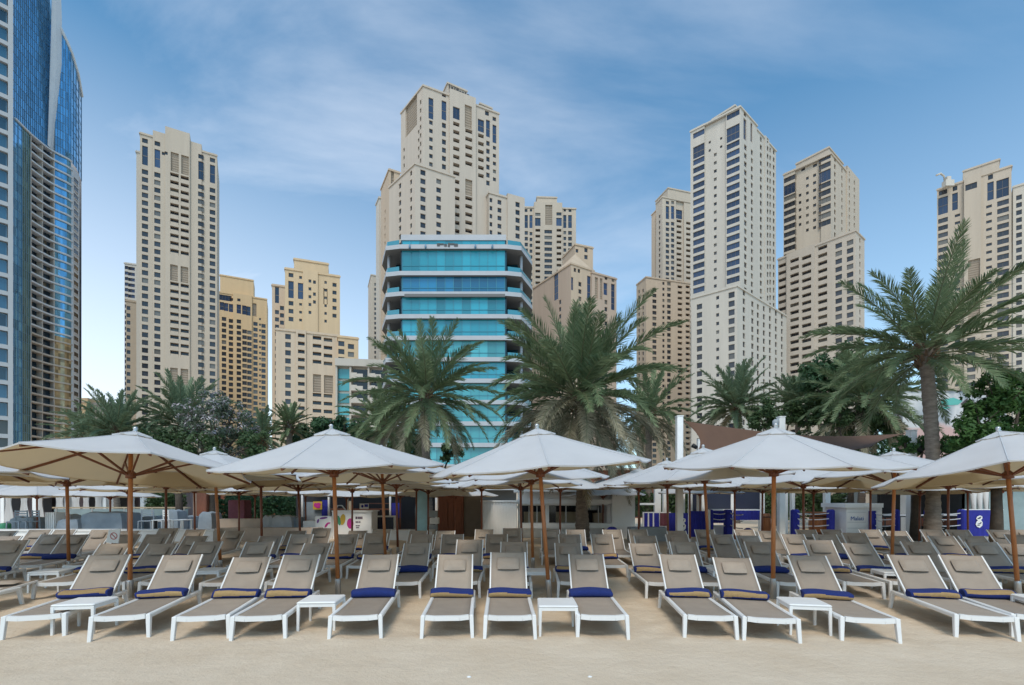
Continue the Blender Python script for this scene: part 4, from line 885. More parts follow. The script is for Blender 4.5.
# ---------------------------------------------------------------- parasols
ORD = ['first','second','third','fourth','fifth','sixth','seventh','eighth','ninth','tenth','eleventh','twelfth','thirteenth','fourteenth','fifteenth','sixteenth','seventeenth','eighteenth','nineteenth','twentieth','twenty-first','twenty-second','twenty-third','twenty-fourth','twenty-fifth','twenty-sixth','twenty-seventh','twenty-eighth','twenty-ninth','thirtieth','thirty-first','thirty-second','thirty-third','thirty-fourth','thirty-fifth','thirty-sixth','thirty-seventh','thirty-eighth','thirty-ninth','fortieth','forty-first','forty-second','forty-third','forty-fourth']
AP, RIM, RAD = 2.84, 2.19, 1.86
def can_z(r): # radial profile, a touch concave
    t = r/RAD; return AP-.02-(AP-.02-RIM)*(t*.90+.10*(1-(1-t)**2))
def canopy_mesh(r0=.06, r1=RAD, dz=0.0, sag=.035, hem=.022, name='canopy', seed=1):
    rnd = random.Random(seed); mb = MB(); nr, na = 8, 6; top = []
    for i in range(nr+1):
        t = i/nr; r = r0+(r1-r0)*t; ring = []
        for k in range(8):
            for j in range(na):
                f = j/na; a0 = R(-90+45*k); a1 = R(-90+45*(k+1))
                p = Vector((math.cos(a0), math.sin(a0)))*(1-f)+Vector((math.cos(a1), math.sin(a1)))*f
                bow = math.sin(math.pi*f)
                sc = r*(1-.012*bow*t)
                ring.append((p.x*sc, p.y*sc, can_z(r)+dz-sag*bow*t**1.2+.006*rnd.uniform(-1,1)*t*(bow > .1)))
        top.append(ring)
    m = 8*na; vs = [p for ring in top for p in ring]; fs = []
    for i in range(nr):
        for k in range(m):
            j = (k+1) % m; fs.append((i*m+k, (i+1)*m+k, (i+1)*m+j, i*m+j))
    mb.add(vs, [f for f in fs], 0, True)
    # hem: small drop all round, then the lining a centimetre below
    last = top[-1]; hv = list(last)+[(p[0]*.997, p[1]*.997, p[2]-hem) for p in last]
    mb.add(hv, [(k, m+k, m+(k+1) % m, (k+1) % m) for k in range(m)], 0, False)
    lv = [(p[0]*.995, p[1]*.995, p[2]-.014) for ring in top for p in ring]
    mb.add(lv, [tuple(reversed(f)) for f in fs], 1, True)
    li = [(p[0]*.992, p[1]*.992, p[2]) for p in last]+[(p[0]*.992, p[1]*.992, p[2]-hem) for p in last]
    mb.add(li, [((k+1) % m, m+(k+1) % m, m+k, k) for k in range(m)], 1, False)
    mb.add(hv[m:]+li[m:], [(k, m+k, m+(k+1) % m, (k+1) % m) for k in range(m)], 1, False)
    for k in range(8):   # stitched seam tape along each rib
        a = R(-90+45*k); mb.tube([(math.cos(a)*(r0+(r1-r0)*i/8), math.sin(a)*(r0+(r1-r0)*i/8), can_z(r0+(r1-r0)*i/8)+dz+.002) for i in range(9)], .009, 5, 0, cap=False, flat=.6)
    return mb.mesh(name, [M['canopy'], M['canopy_in']])
def make_parasol(wood, rib):
    root = empty('parasol', (0,0,0))
    link('canopy', canopy_mesh(), root)
    cap = canopy_mesh(.02, .30, .028, .006, .012, 'vent_cap'); link('vent_cap', cap, root)
    MB().lathe([(.03,AP-.01),(.038,AP+.01),(.026,AP+.03),(.038,AP+.05),(.03,AP+.075),(.01,AP+.085)], 10).build('finial', M['steel'], root)
    MB().lathe([(.034,-.15),(.034,1.25),(.0335,1.26),(.0335,AP-.08)], 12).build('pole', wood, root)
    MB().lathe([(.048,-.1),(.048,.30),(.042,.33),(.037,.33)], 12).build('ground_sleeve', M['steel'], root)
    MB().lathe([(.036,2.03),(.075,2.04),(.075,2.13),(.05,2.15),(.036,2.17)], 12).build('runner_hub', rib, root)
    MB().lathe([(.036,AP-.17),(.07,AP-.16),(.07,AP-.1),(.036,AP-.085)], 12).build('crown_hub', rib, root)
    for k in range(8):
        a = R(-90+45*k); c, s = math.cos(a), math.sin(a); pts = []
        side = Vector((-s, c, 0)); b = MB()
        prev = None
        for i in range(5):
            r = .06+(RAD-.02-.06)*i/4; p = Vector((c*r, s*r, can_z(r)-.04-.005)); 
            if prev is not None: b.bar(prev, p, (.026,.034), side=side)
            prev = p
        rb = b.build('rib', rib, root)
        r1 = .92; MB().bar((c*.06, s*.06, 2.09), (c*r1, s*r1, can_z(r1)-.06), (.024,.03), side=side).build('strut', rib, rb)
    return root
SPEC = [ # row, pole px at the sand, distance, tilt towards viewer (deg), sideways lean (deg), dz
 (1,-82,8.08,-2.5,.5,-.03),(1,130,8.08,-7.2,.3,0),(1,338.5,8.08,3.2,-2.1,.02),(1,549.5,8.0,2.6,-4.2,.02),(1,773,8.05,3.2,.4,.03),(1,1019,8.0,-7.0,-5,0),
 (2,69,11.0,-1.2,-1.2,-.05),(2,221,11.0,-2.6,-3.4,-.03),(2,386,10.9,-.8,-2.2,0),(2,533,11.2,2.4,-1.2,0),(2,710,11.0,2.2,-3.4,.02),(2,891.5,11.0,-3.4,1.8,-.05),(2,1062,11,-2.5,-1,0),
 (3,-10,14,-1,1,0),(3,166,14.2,-1.6,0,-.05),(3,262,13.4,-1.0,-.8,-.02),(3,301,14.6,-1.6,-2.2,-.1),(3,398,14,1.2,-1.4,-.03),(3,522,14.3,-.8,-1.2,-.08),(3,668.5,14,.8,-1,-.02),(3,804,14,-1.6,-.6,-.03),(3,948,14.2,-2.4,.3,-.05),
 (4,195,17.2,-2.0,-.6,-.12),(4,239,18,-1.2,0,-.2),(4,416,17,-.8,.5,-.06),(4,428,18.2,-1.2,.2,-.14),(4,638.5,17,.6,.4,-.06),(4,735,17.4,-.8,-.4,-.08),(4,813,17.2,-1.6,.6,-.16),(4,870.5,16.6,-2,0,-.05),(4,919,18,-1.6,1,-.2),(4,1001,17.4,-1.4,.4,-.12),
 (5,37,20.5,-1.0,0,-.32),(5,-4,21.5,-.8,0,-.36),(5,306,20.6,.6,-.6,-.22),(5,346,21.2,-.4,.6,-.34),(5,455,20.4,-.6,-.4,-.34),(5,603,20.8,.4,0,-.28),(4,352,17.4,-.8,.3,-.1),(4,482,17.0,.8,-.4,-.06),(4,560,17.6,.5,.3,-.08),(4,690,17.2,.6,-.3,-.04),(4,128,17.4,-1.2,.4,-.16),(4,762,17.8,-.6,.5,-.12),(4,968,17.6,-1.4,-.3,-.1),(5,110,20.8,-.8,.3,-.34),(5,255,21,-.6,0,-.26),(5,400,20.8,-.4,.3,-.3),(5,700,21,.3,0,-.2)]
P1 = make_parasol(M['wood_pole'], M['wood_rib']); P2 = None
rown = {1:'front',2:'second',3:'third',4:'fourth',5:'back'}
cnt = {}
for row in (1,2,3,4,5):
    lst = sorted([s for s in SPEC if s[0] == row], key=lambda s: s[1])
    for i, s in enumerate(lst):
        _, px, d, tx, ly, dz = s
        if row == 1 and i == 0: o = P1
        elif row <= 2: o = copy_tree(P1)
        else:
            if P2 is None: P2 = make_parasol(M['wood_dark'], M['wood_dark']); o = P2
            else: o = copy_tree(P2)
        o.location = (X(px, d), d, dz-.02); o.rotation_euler = (0, R(ly), R(random.Random(i*7+row).uniform(-5,5) if row > 1 else 0))
        TL = Matrix.Translation((0,0,2.1)) @ Matrix.Rotation(R(tx),4,'X') @ Matrix.Translation((0,0,-2.1))   # the canopy is tilted on its pole
        for ch in o.children:
            if not ch.name.startswith(('pole','ground_sleeve','runner_hub')): ch.matrix_local = TL
        how = 'tan underside showing' if tx < -2 else ('white top tipped forward' if tx > 2 else 'white top on brown pole')
        pos = {0:'leftmost', len(lst)-1:'rightmost'}.get(i, ORD[i]+' from the left')
        tag(o, f'parasol, {how}, {pos} in the {rown[row]} parasol row', 'parasol', 'white parasols over the loungers')

# ---------------------------------------------------------------- loungers
RW, HI = .288, 1.22; BA = R(41)
def sheet(mb, prof, hw, th=.012, nx=6, sag=0.0, mi=0):
    n = len(prof); vs = []
    for side in (0, 1):
        for i, (y, z) in enumerate(prof):
            if i < n-1: t = Vector((prof[i+1][0]-y, prof[i+1][1]-z)).normalized()
            nn = Vector((-t.y, t.x))
            for k in range(nx+1):
                f = k/nx*2-1; s_ = sag*(1-f*f)*math.sin(math.pi*min(1, max(0, i/(n-1))))
                vs.append((f*hw, y-nn.x*(s_+side*th), z-nn.y*(s_+side*th)))
    fs = []; m = nx+1; off = n*m
    for i in range(n-1):
        for k in range(nx):
            a = i*m+k; fs.append((a, a+1, a+1+m, a+m)); fs.append((off+a, off+a+m, off+a+1+m, off+a+1))
    for i in range(n-1):
        fs.append((i*m, i*m+m, off+i*m+m, off+i*m)); a = i*m+nx; fs.append((a, off+a, off+a+m, a+m))
    for k in range(nx):
        fs.append((k, off+k, off+k+1, k+1)); a = (n-1)*m+k; fs.append((a, a+1, off+a+1, off+a))
    mb.add(vs, fs, mi, True)
def make_lounger(flat=False, ba=BA):
    root = empty('sun_lounger', (0,0,0)); wm = M['white_metal']
    fr = MB()
    for s_ in (-1, 1):
        fr.box((s_*RW, .82, .262), (.048,1.60,.058), bev=.012)
    # foot rail bows slightly down, rear cross rail
    pts = [(-RW+.03,.035,.262),(-.15,.028,.252),(.15,.028,.252),(RW-.03,.035,.262)]
    for p, q in zip(pts, pts[1:]): fr.bar(p, q, (.045,.056), side=(0,1,0))
    fr.box((0,1.58,.255), (2*RW-.05,.04,.05), bev=.01); fr.box((0,HI-.02,.235), (2*RW-.05,.03,.03))
    f = fr.build('frame', wm, root)
    for s_ in (-1, 1):
        for y, lean in ((.045,-.035),(1.585,.075)):
            b = MB(); b.bar((s_*RW,y,.285), (s_*(RW+.016),y+lean,-.05), (.05,.058), (.038,.042), side=(1,0,0))
            bevel(b.build('leg', wm, root), .006, 2)
    se = MB(); sheet(se, [(.03,.235),(.035,.262),(.06,.281),(.11,.286)]+[(.11+(HI-.13)*i/8,.286-.012*math.sin(math.pi*i/8)) for i in range(1,9)], RW-.026, sag=.014)
    se.build('seat', M['sling'], root)
    if flat: ba = R(3)
    c, s = math.cos(ba), math.sin(ba); BL = .80
    def bp(t, off=0.0, x=0.0): return Vector((x, HI+c*t-s*off, .285+s*t+c*off))
    bf = MB()
    for s_ in (-1, 1): bf.bar(bp(-.02,-.012,s_*(RW-.022)), bp(BL,-.012,s_*(RW-.022)), (.02,.03), side=(1,0,0))
    bf.bar(bp(BL-.02,-.03,-RW+.04), bp(BL-.02,-.03,RW-.04), (.02,.02), side=(0,1,0))
    bf.bar(bp(.42,-.06,-RW+.06), bp(.42,-.06,RW-.06), (.02,.02), side=(0,1,0))
    if not flat:
        for s_ in (-1, 1): bf.bar(bp(.42,-.03,s_*.24), (s_*.24,1.50,.255), (.02,.02), side=(1,0,0))
    bo_ = bf.build('backrest_frame', wm, root)
    bs = MB(); prof = [(bp(t).y, bp(t).z) for t in [BL*i/10 for i in range(11)]]+[(bp(BL+.014,-.012).y, bp(BL+.014,-.012).z),(bp(BL+.008,-.045).y, bp(BL+.008,-.045).z)]
    sheet(bs, prof, RW-.033, sag=.03); bs.build('backrest', M['sling'], root)
    pl = MB(); nx, ny = 10, 8; vs = []; fs = []
    for side in (1, -1):
        for j in range(ny+1):
            for i in range(nx+1):
                u, v = i/nx*2-1, j/ny*2-1
                th = .032*(max(0,1-abs(u)**4)*max(0,1-abs(v)**3.2))**.5
                p = bp(.575+v*.115*(1-.04*u*u), .012+(th if side > 0 else -.006)+.004, u*.165*(1-.03*v*v)); vs.append(p)
    m_ = (nx+1)*(ny+1)
    for j in range(ny):
        for i in range(nx):
            a = j*(nx+1)+i; fs.append((a,a+1,a+nx+2,a+nx+1)); fs.append((m_+a,m_+a+nx+1,m_+a+nx+2,m_+a+1))
    pl.add(vs, fs, 0, True); pl.build('pillow', M['pillow'], root)
    return root
def towel_mesh(kind, seed):
    # a rolled terry towel lying across the lounger; local x along the roll, resting on z=0 against the backrest (+y)
    rnd = random.Random(seed); mb = MB(); nx, na = 44, 40; L_ = .30; vs = []; ph = rnd.uniform(0,6)
    for i in range(nx+1):
        u = i/nx*2-1; end = 1-.10*abs(u)**8; bow = .012*math.sin(u*2.2+ph)
        for k in range(na):
            a = 2*math.pi*k/na; cy_, sz_ = math.cos(a), math.sin(a)
            ry = .088*end; rz_ = .054*end*(1+.08*math.sin(u*3+ph))
            y = math.copysign(abs(cy_)**.8, cy_)*ry; z = rz_+math.copysign(abs(sz_)**.85, sz_)*rz_
            vs.append((u*L_+.008*math.sin(a*2+ph), y+bow, z+.35*max(0, y)*1.0))
    fs = []; ms = []
    for i in range(nx):
        u = (i+.5)/nx*2-1
        for k in range(na):
            j = (k+1) % na; fs.append((i*na+k, i*na+j, i*na+na+j, i*na+na+k))
            a = math.degrees(2*math.pi*(k+.5)/na) % 360
            if kind == 0:   lo, hi = 168+10*u, 228+6*u
            elif kind == 1: lo, hi = 118+8*u, 196-12*u
            elif kind == 2: lo, hi = 400, 400
            elif kind == 3: lo, hi = 150-6*u, 206+16*u
            else: lo, hi = 80, 172+5*u
            ms.append(1 if lo <= a <= hi and abs(u) < (.90 if kind != 0 else 1.1) else 0)
    b = len(mb.v); mb.v += vs; mb.f += [[q+b for q in f] for f in fs]; mb.m += ms; mb.sm += [True]*len(fs)
    mb.f.append(list(range(na-1,-1,-1))); mb.m.append(0); mb.sm.append(False); mb.f.append([nx*na+k for k in range(na)]); mb.m.append(0); mb.sm.append(False)
    return mb.mesh('rolled_towel', [M['navy'], M['gold']])
TW = {k: towel_mesh(k, 11+k) for k in range(5)}
TDESC = {0:'blue towel roll, tan below,', 1:'blue towel roll, tan above,', 2:'plain blue towel roll', 3:'blue towel roll, tan band,', 4:'tan-topped blue towel roll'}
ROWS = {}
# front row: (foot px, foot distance, backrest-top px, towel)
A = [(33,5.72,112,4),(119,5.70,184,3),(200.5,5.68,252,1),(258,5.68,302,1),(355,5.70,381,2),(447,5.70,455.5,0),(510,5.70,508,0),(603,5.72,586,2),(711,5.70,677,3),(772,5.58,731.5,1),(871,5.58,806,0),(987.5,5.68,906,3),(1046,5.68,957,4)]
rowA = []
for fx, d, tx, tw in A:
    x0 = X(fx, d); x1 = X(tx, d+1.8); rowA.append((x0, d, -math.atan2(x1-x0, 1.8), tw, tx))
ROWS[1] = rowA
def row_from_tops(tops, dtop, seed, tw_p):
    rnd = random.Random(seed); out = []
    for px in tops:
        xt = X(px, dtop); yaw = R(-2.0*xt*min(1, 8/dtop)+rnd.uniform(-1.5,1.5)); xf = xt+math.sin(yaw)*1.8
        out.append((xf, dtop-1.82+rnd.uniform(-.07,.07), yaw, rnd.choice((0,0,1,3,4,2)) if rnd.random() < tw_p else None, px))
    return out
ROWS[2] = row_from_tops([-28,12,47,118,165,208,262,317,359,417,470,514,568,642,682,738,815,856,914,975,1007,1050], 9.85, 5, .95)
rnd = random.Random(77)
def auto_tops(dtop, seed, skip=()):
    rnd = random.Random(seed); xs_ = []; x = -dtop*1.08-.4+rnd.uniform(0,.5); k = 0
    while x < dtop*1.08+.5:
        xs_.append(CX+x/dtop*F); x += (.74 if k % 2 == 0 else 1.06)+rnd.uniform(-.05,.08); k += 1
    return [p for p in xs_ if not any(a < p < b for a, b in skip)]
PXY = [(X(q[1],q[2]), q[2]) for q in SPEC]
def clear_poles(lst):
    out = []
    for x, y, yaw, tw, px in sorted(lst):
        for ax, ay in PXY:
            if y-.15 < ay < y+1.9:
                xm = x-math.sin(yaw)*(ay-y)
                if abs(xm-ax) < .37: x += math.copysign(.38-abs(xm-ax), xm-ax)
        if out and x-out[-1][0] < .60: continue
        if any(y-.1 < ay < y+1.85 and abs(x-math.sin(yaw)*(ay-y)-ax) < .30 for ax, ay in PXY): continue
        out.append((x, y, yaw, tw, CX+(x-math.sin(yaw)*1.8)/(y+1.82)*F))
    return out
for rw, dt, sd, tp, sk in ((3,11.95,3,.85,()),(4,13.9,4,.6,())):
    ROWS[rw] = clear_poles(row_from_tops(auto_tops(dt, sd, sk), dt, sd+3, tp))
ROWS[2] = clear_poles(ROWS[2])
proto = None; RN = {1:'front row',2:'second row',3:'third row',4:'back row'}
POLES = sorted([s[1] for s in SPEC if s[0] == 1])
for rw, lst in ROWS.items():
    lst = sorted(lst, key=lambda t: t[4]); nL = len(lst)
    for i, (x, y, yaw, tw, px) in enumerate(lst):
        if proto is None: proto = [make_lounger(ba=R(q)) for q in (41, 37.5, 44.5)]; protos_used = set()
        q = random.Random(i*13+rw*7).choice((0, 0, 0, 1, 1, 2)) if rw > 1 else (0, 0, 1, 0, 0, 0, 2, 0, 0, 1, 0, 0, 0)[i]
        if q not in protos_used: o = proto[q]; protos_used.add(q)
        else: o = copy_tree(proto[q])
        o.location = (x, y, -.012); o.rotation_euler = (0, 0, yaw)
        pos = 'leftmost' if i == 0 else ('rightmost' if i == nL-1 else ORD[i]+' from the left')
        if rw > 1 and (px < -5 or px > 1029): pos = ('cut by the left edge' if px < 0 else 'cut by the right edge')
        elif rw > 1:
            vis = [q for q in lst if -5 <= q[4] <= 1029]; j = [q[4] for q in vis].index(px); pos = 'leftmost' if j == 0 else ('rightmost' if j == len(vis)-1 else ORD[j]+' from the left')
        tdesc = 'no towel' if tw is None else ('blue towel' if tw == 2 else 'blue-tan towel')
        tag(o, f'white and taupe lounger, {tdesc}, {pos} in the {RN[rw]}', 'sun lounger', 'sun loungers in rows on the beach')
        if tw is not None:
            t = link('rolled_towel', TW[tw]); T = Matrix.Translation((x, y, -.012)) @ Matrix.Rotation(yaw, 4, 'Z') @ Matrix.Translation((random.Random(i+rw*50).uniform(-.015,.015), HI-.085, .282))
            t.matrix_world = T @ Matrix.Rotation(R(random.Random(i*3+rw).uniform(-3,3)), 4, 'Z')
            tag(t, f'{TDESC[tw]} on lounger {pos} in the {RN[rw]}', 'towel', 'rolled towels on the loungers')
# the flat lounger cut by the left edge
lf_ = make_lounger(flat=True); lf_.location = (X(21,7.55)-.33+.42-.1, 7.55-1.6, -.012); lf_.location.x = X(21,7.55)-.32-.0; lf_.rotation_euler = (0,0,R(12)); lf_.location.x += 1.6*math.sin(R(12))*1.0; lf_.location.x -= .02
tag(lf_, 'white lounger with its back laid flat, cut off by the left edge in front', 'sun lounger', 'sun loungers in rows on the beach')
# ---------------------------------------------------------------- side tables
def make_table():
    root = empty('side_table', (0,0,0)); w = .24
    t = MB(); t.box((0,0,.366), (2*w,2*w,.028), bev=.012); t.build('table_top', M['white_metal'], root)
    a = MB()
    for s_ in (-1,1): a.box((0,s_*(w-.022),.335), (2*w-.06,.024,.04)); a.box((s_*(w-.022),0,.335), (.024,2*w-.06,.04))
    a.build('apron', M['white_metal'], root)
    for sx in (-1,1):
        for sy in (-1,1):
            b = MB(); b.bar((sx*(w-.022),sy*(w-.022),.352), (sx*(w-.016),sy*(w-.016),-.05), (.038,.038), (.028,.028)); bevel(b.build('leg', M['white_metal'], root), .005, 2)
    return root
TB = [(86,6.12,-9,'between the two leftmost front loungers'),(322,6.26,-4,'between the fourth and fifth front loungers'),(557,6.05,1,'between the two middle front loungers, by the leaning pole'),(803,6.1,11,'between the tenth and eleventh front loungers'),
 (52,8.8,-14,'left of the second-row pole near the left edge'),(211,8.9,-8,'behind the third front lounger from the left'),(537,8.8,0,'in the second row behind the leaning middle pole'),(722,8.9,5,'in the second row left of the fourth parasol'),(892,8.7,12,'behind the twelfth front lounger'),(388,9.1,-3,'in the second row left of the middle'),
 (1046,6.3,14,'cut by the right edge')]
tb0 = None
for px, d, rz, where in TB:
    if tb0 is None: tb0 = make_table(); o = tb0
    else: o = copy_tree(tb0)
    o.location = (X(px, d), d, -.01); o.rotation_euler = (0,0,R(-rz))
    tag(o, f'small square white side table {where}', 'side table', 'white side tables between the loungers')
# ---------------------------------------------------------------- beach bar, terrace and promenade behind the loungers
C_ = {
 'wall': mat('white_painted_wall', (.86,.86,.85), .7, var=.06, vscale=1.2), 'beige': mat('beige_stone', (.46,.38,.31), .85, var=.12, vscale=2, bump=.3, bscale=20),
 'cover': mat('blue_grey_cover', (.24,.29,.34), .85, var=.12, vscale=2.5, bump=.5, bscale=9), 'lcover': mat('pale_grey_cover', (.36,.40,.43), .85, var=.1, vscale=2.5, bump=.4, bscale=9),
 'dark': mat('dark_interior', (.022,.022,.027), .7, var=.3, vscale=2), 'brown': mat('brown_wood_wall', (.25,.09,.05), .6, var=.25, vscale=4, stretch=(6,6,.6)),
 'taupe': mat('taupe_shutter', (.24,.20,.165), .7, var=.08, vscale=3), 'blue': mat('cobalt_fabric', (.022,.028,.30), .8, var=.18, vscale=4, bump=.4, bscale=12),
 'navy': mat('navy_panel', (.02,.025,.055), .35), 'rope': mat('white_rope', (.70,.70,.72), .6), 'barrel': mat('orange_barrel_wood', (.36,.12,.035), .5, var=.25, vscale=4, stretch=(7,7,.7)),
 'black': mat('black_plastic', (.015,.015,.017), .5), 'aqua': mat('aqua_panel', (.36,.62,.70), .4, var=.12, vscale=3), 'aglass': mat('pale_aqua_glass', (.26,.35,.37), .12, spec=.7, var=.15, vscale=1.5),
 'sail': mat('brown_sail_fabric', (.155,.085,.055), .9, var=.06, vscale=2, bump=.3, bscale=90, trans=.15), 'curtain': mat('white_curtain', (.66,.65,.64), .9, var=.05, vscale=2, trans=.1),
 'pink': mat('magenta_paint', (.55,.03,.28), .6), 'purple': mat('purple_paint', (.20,.05,.30), .6), 'yellow': mat('yellow_paint', (.62,.40,.05), .6), 'green': mat('green_paint', (.06,.30,.16), .6), 'teal': mat('teal_paint', (.15,.42,.38), .6),
 'ink': mat('dark_lettering', (.09,.05,.10), .7), 'binkt': mat('blue_lettering', (.02,.10,.36), .6), 'glass': mat('clear_guard_glass', (.5,.55,.58), .1, spec=.8), 'stripe': mat('mauve_wall', (.27,.22,.24), .8, var=.1, vscale=1),
 'plum': mat('plum_cover', (.16,.05,.07), .8, var=.2, vscale=3), 'tan': mat('tan_counter', (.50,.40,.27), .6, var=.15, vscale=3),
}
def root_at(name, px, d, label, cat, group=None, rz=0): return empty(name, (X(px, d), d, 0), rz, label, cat, group)
def pbox(mb, pxa, pxb, ya, yb, d, dep, root, mi=0, bev=0.0):
    """box spanning a span of columns / rows at depth d (front face), going back by dep"""
    x0, x1, z0, z1 = X(pxa, d), X(pxb, d), Z(yb, d), Z(ya, d)
    return mb.box(((x0+x1)/2-root.location.x, d+dep/2-root.location.y, (z0+z1)/2), (x1-x0, dep, z1-z0), mi, bev=bev)
def gbox(mb, pxa, pxb, ya, d, dep, root, mi=0, bev=0.0, z0=-.05):
    x0, x1, z1 = X(pxa, d), X(pxb, d), Z(ya, d)
    return mb.box(((x0+x1)/2-root.location.x, d+dep/2-root.location.y, (z0+z1)/2), (x1-x0, dep, z1-z0), mi, bev=bev)
def part(name, m, root, fn):
    b = MB(); fn(b); return b.build(name, m, root)
# --- terrace edge
r_ = root_at('terrace_wall', 80, 19, 'low white wall edging the raised terrace at the left', 'wall')
part('wall', C_['wall'], r_, lambda b: gbox(b, -90, 213, 531.5, 19, .35, r_)); part('coping', M['white_metal'], r_, lambda b: pbox(b, -91, 214, 529.5, 531.4, 18.95, .45, r_))
r_ = root_at('stone_plinth', 250, 19.4, 'beige stone plinth right of the white terrace wall', 'wall')
part('wall', C_['beige'], r_, lambda b: gbox(b, 215, 318, 528, 19.4, .5, r_)); part('upper_step', C_['beige'], r_, lambda b: gbox(b, 218, 262, 519, 20.2, .6, r_))
tb_ = MB(); tb_.box((X(60,22),22.6,.16), (X(215,22)-X(-110,22)+2,6.4,.32)); tag(tb_.build('terrace_floor', C_['beige']), 'raised terrace floor', 'floor', kind='structure')
def soft_box(b, w, dp, h, rnd, T=None, mi=0):
    nx, ny, nz = 8, 4, 5; vs = {}; 
    def pt(u, v, t):
        bulge = .03*math.sin(u*7+t*3)+.02*math.sin(v*9+u*4)
        k = 1-.10*t**3
        return (u*w/2*k+bulge*.4, v*dp/2*k+bulge*.5, h*t-.05*h*(abs(u)**4+abs(v)**4)*(t > .8)+.025*math.sin(u*5+v*3)*(t > .5))
    def grid(f, n, m, flip):
        o = len(b.v); b.v += [tuple(Vector(f(i/n, j/m)) if T is None else T @ Vector(f(i/n, j/m))) for j in range(m+1) for i in range(n+1)]
        for j in range(m):
            for i in range(n):
                a = o+j*(n+1)+i; q = [a,a+1,a+n+2,a+n+1]; b.f.append(q[::-1] if flip else q); b.m.append(mi); b.sm.append(True)
    grid(lambda s, t: pt(s*2-1, -1, t), nx, nz, False); grid(lambda s, t: pt(s*2-1, 1, t), nx, nz, True)
    grid(lambda s, t: pt(-1, s*2-1, t), ny, nz, True); grid(lambda s, t: pt(1, s*2-1, t), ny, nz, False); grid(lambda s, t: pt(s*2-1, t*2-1, 1), nx, ny, False)
rnd = random.Random(5)
for pa, pb, yt, d, dp, mt_, lab in [(79,121,512,20.2,1.2,'cover','largest blue-grey covered sofa on the left terrace behind the leftmost parasol'),(56,77,519,20,.9,'cover','small covered armchair left of the largest covered sofa'),
  (64,70,514.5,20.9,.6,'lcover','pale covered stool behind the small covered armchair'),(138,166,516,22,1.0,'cover','covered sofa just right of the leftmost front pole'),(166,177,510,21.4,.7,'cover','tall narrow covered stack of chairs between two covered sofas'),
  (176,190,516,22.2,.9,'cover','covered sofa left of the covered cabinet on the terrace'),(198,211,512,21,.8,'cover','covered square cabinet near the end of the terrace'),(8,32,517,20.6,.9,'cover','covered bench on the terrace at the left edge'),
  (262,272,515.5,20.2,.6,'lcover','narrow pale covered planter on the stone plinth'),(271,291,515.5,20,.7,'lcover','wide pale grey covered planter on the stone plinth'),(290,300,517,20.3,.6,'cover','darker covered planter left of the juice bar')]:
    b = MB(); w = X(pb,d)-X(pa,d); h = Z(yt,d)-.3; soft_box(b, w, dp, h, rnd); o = b.build('covered_sofa' if 'planter' not in lab else 'covered_planter', C_[mt_]); o.location = (X((pa+pb)/2,d), d+dp/2, .3 if pa < 215 else .3)
    tag(o, lab, 'covered furniture')
r_ = root_at('slatted_cabinet', 50, 20.4, 'white slatted cabinet standing on the left terrace', 'cabinet')
part('body', C_['wall'], r_, lambda b: b.box((0,.25,.72), (.42,.44,.8)))
def sl(b):
    for k in range(5): b.box((-.16+.08*k,.0,.75), (.06,.03,.74))
part('door', C_['wall'], r_, sl); part('foot_rail', C_['black'], r_, lambda b: b.box((0,.2,.32), (.38,.3,.06)))
r_ = root_at('terrace_railing', 120, 23.6, 'glass terrace railing with a pale wooden handrail, left', 'railing')
part('handrail', C_['tan'], r_, lambda b: pbox(b, 52, 190, 507, 508.4, 23.6, .08, r_))
part('glass', C_['aglass'], r_, lambda b: pbox(b, 54, 188, 509, 524, 23.62, .02, r_))
for px in (56,92,124,152,184): part('post', M['steel'], r_, lambda b: pbox(b, px-.6, px+.6, 508.5, 527, 23.6, .06, r_))
r_ = root_at('curtained_pavilion', 55, 28, 'long pavilion with tied white curtains and dark openings behind the left terrace', 'pavilion')
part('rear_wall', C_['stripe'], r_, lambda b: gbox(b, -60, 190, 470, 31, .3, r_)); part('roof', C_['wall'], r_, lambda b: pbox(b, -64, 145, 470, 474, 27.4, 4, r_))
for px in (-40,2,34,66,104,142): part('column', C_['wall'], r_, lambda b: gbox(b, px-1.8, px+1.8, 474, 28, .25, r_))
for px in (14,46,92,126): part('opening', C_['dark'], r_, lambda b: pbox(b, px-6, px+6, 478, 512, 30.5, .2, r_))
def curtain(px, wpx, k):
    b = MB(); d = 27.9; h0, h1 = .35, Z(474.5,28); n, m_ = 14, 14; w = wpx/F*d
    o = len(b.v)
    for j in range(n+1):
        t = j/n; zc = h0+(h1-h0)*t; pinch = 1-.52*math.exp(-((t-.42)/.22)**2)
        for i in range(m_+1):
            u = i/m_*2-1; b.v.append((X(px,d)-r_.location.x+u*w/2*pinch, d-r_.location.y+.05*math.sin(i*2.3+k), zc))
    for j in range(n):
        for i in range(m_): a = o+j*(m_+1)+i; b.f.append([a,a+1,a+m_+2,a+m_+1]); b.m.append(0); b.sm.append(True)
    b.build('curtain', C_['curtain'], r_)
for k, (px, w) in enumerate(((-12,12),(8,10),(24,11),(40,10),(60,13),(76,14),(86,10),(98,12),(112,11),(132,10))): curtain(px, w, k)
def chair(px, d, label, m, rz=0):
    r = root_at('terrace_chair', px, d, label, 'chair', 'chairs on the terrace', rz); z0 = .32
    part('seat', m, r, lambda b: b.box((0,0,z0+.44), (.46,.46,.04), bev=.01)); part('backrest', m, r, lambda b: [b.box((0,.22,z0+.66+.1*k), (.44,.03,.05)) for k in range(3)])
    for sx in (-1,1):
        part('leg', m, r, lambda b: b.bar((sx*.21,-.21,z0+.43), (sx*.22,-.22,z0), (.035,.035))); part('leg', m, r, lambda b: b.bar((sx*.21,.22,z0+.9), (sx*.22,.25,z0), (.035,.035)))
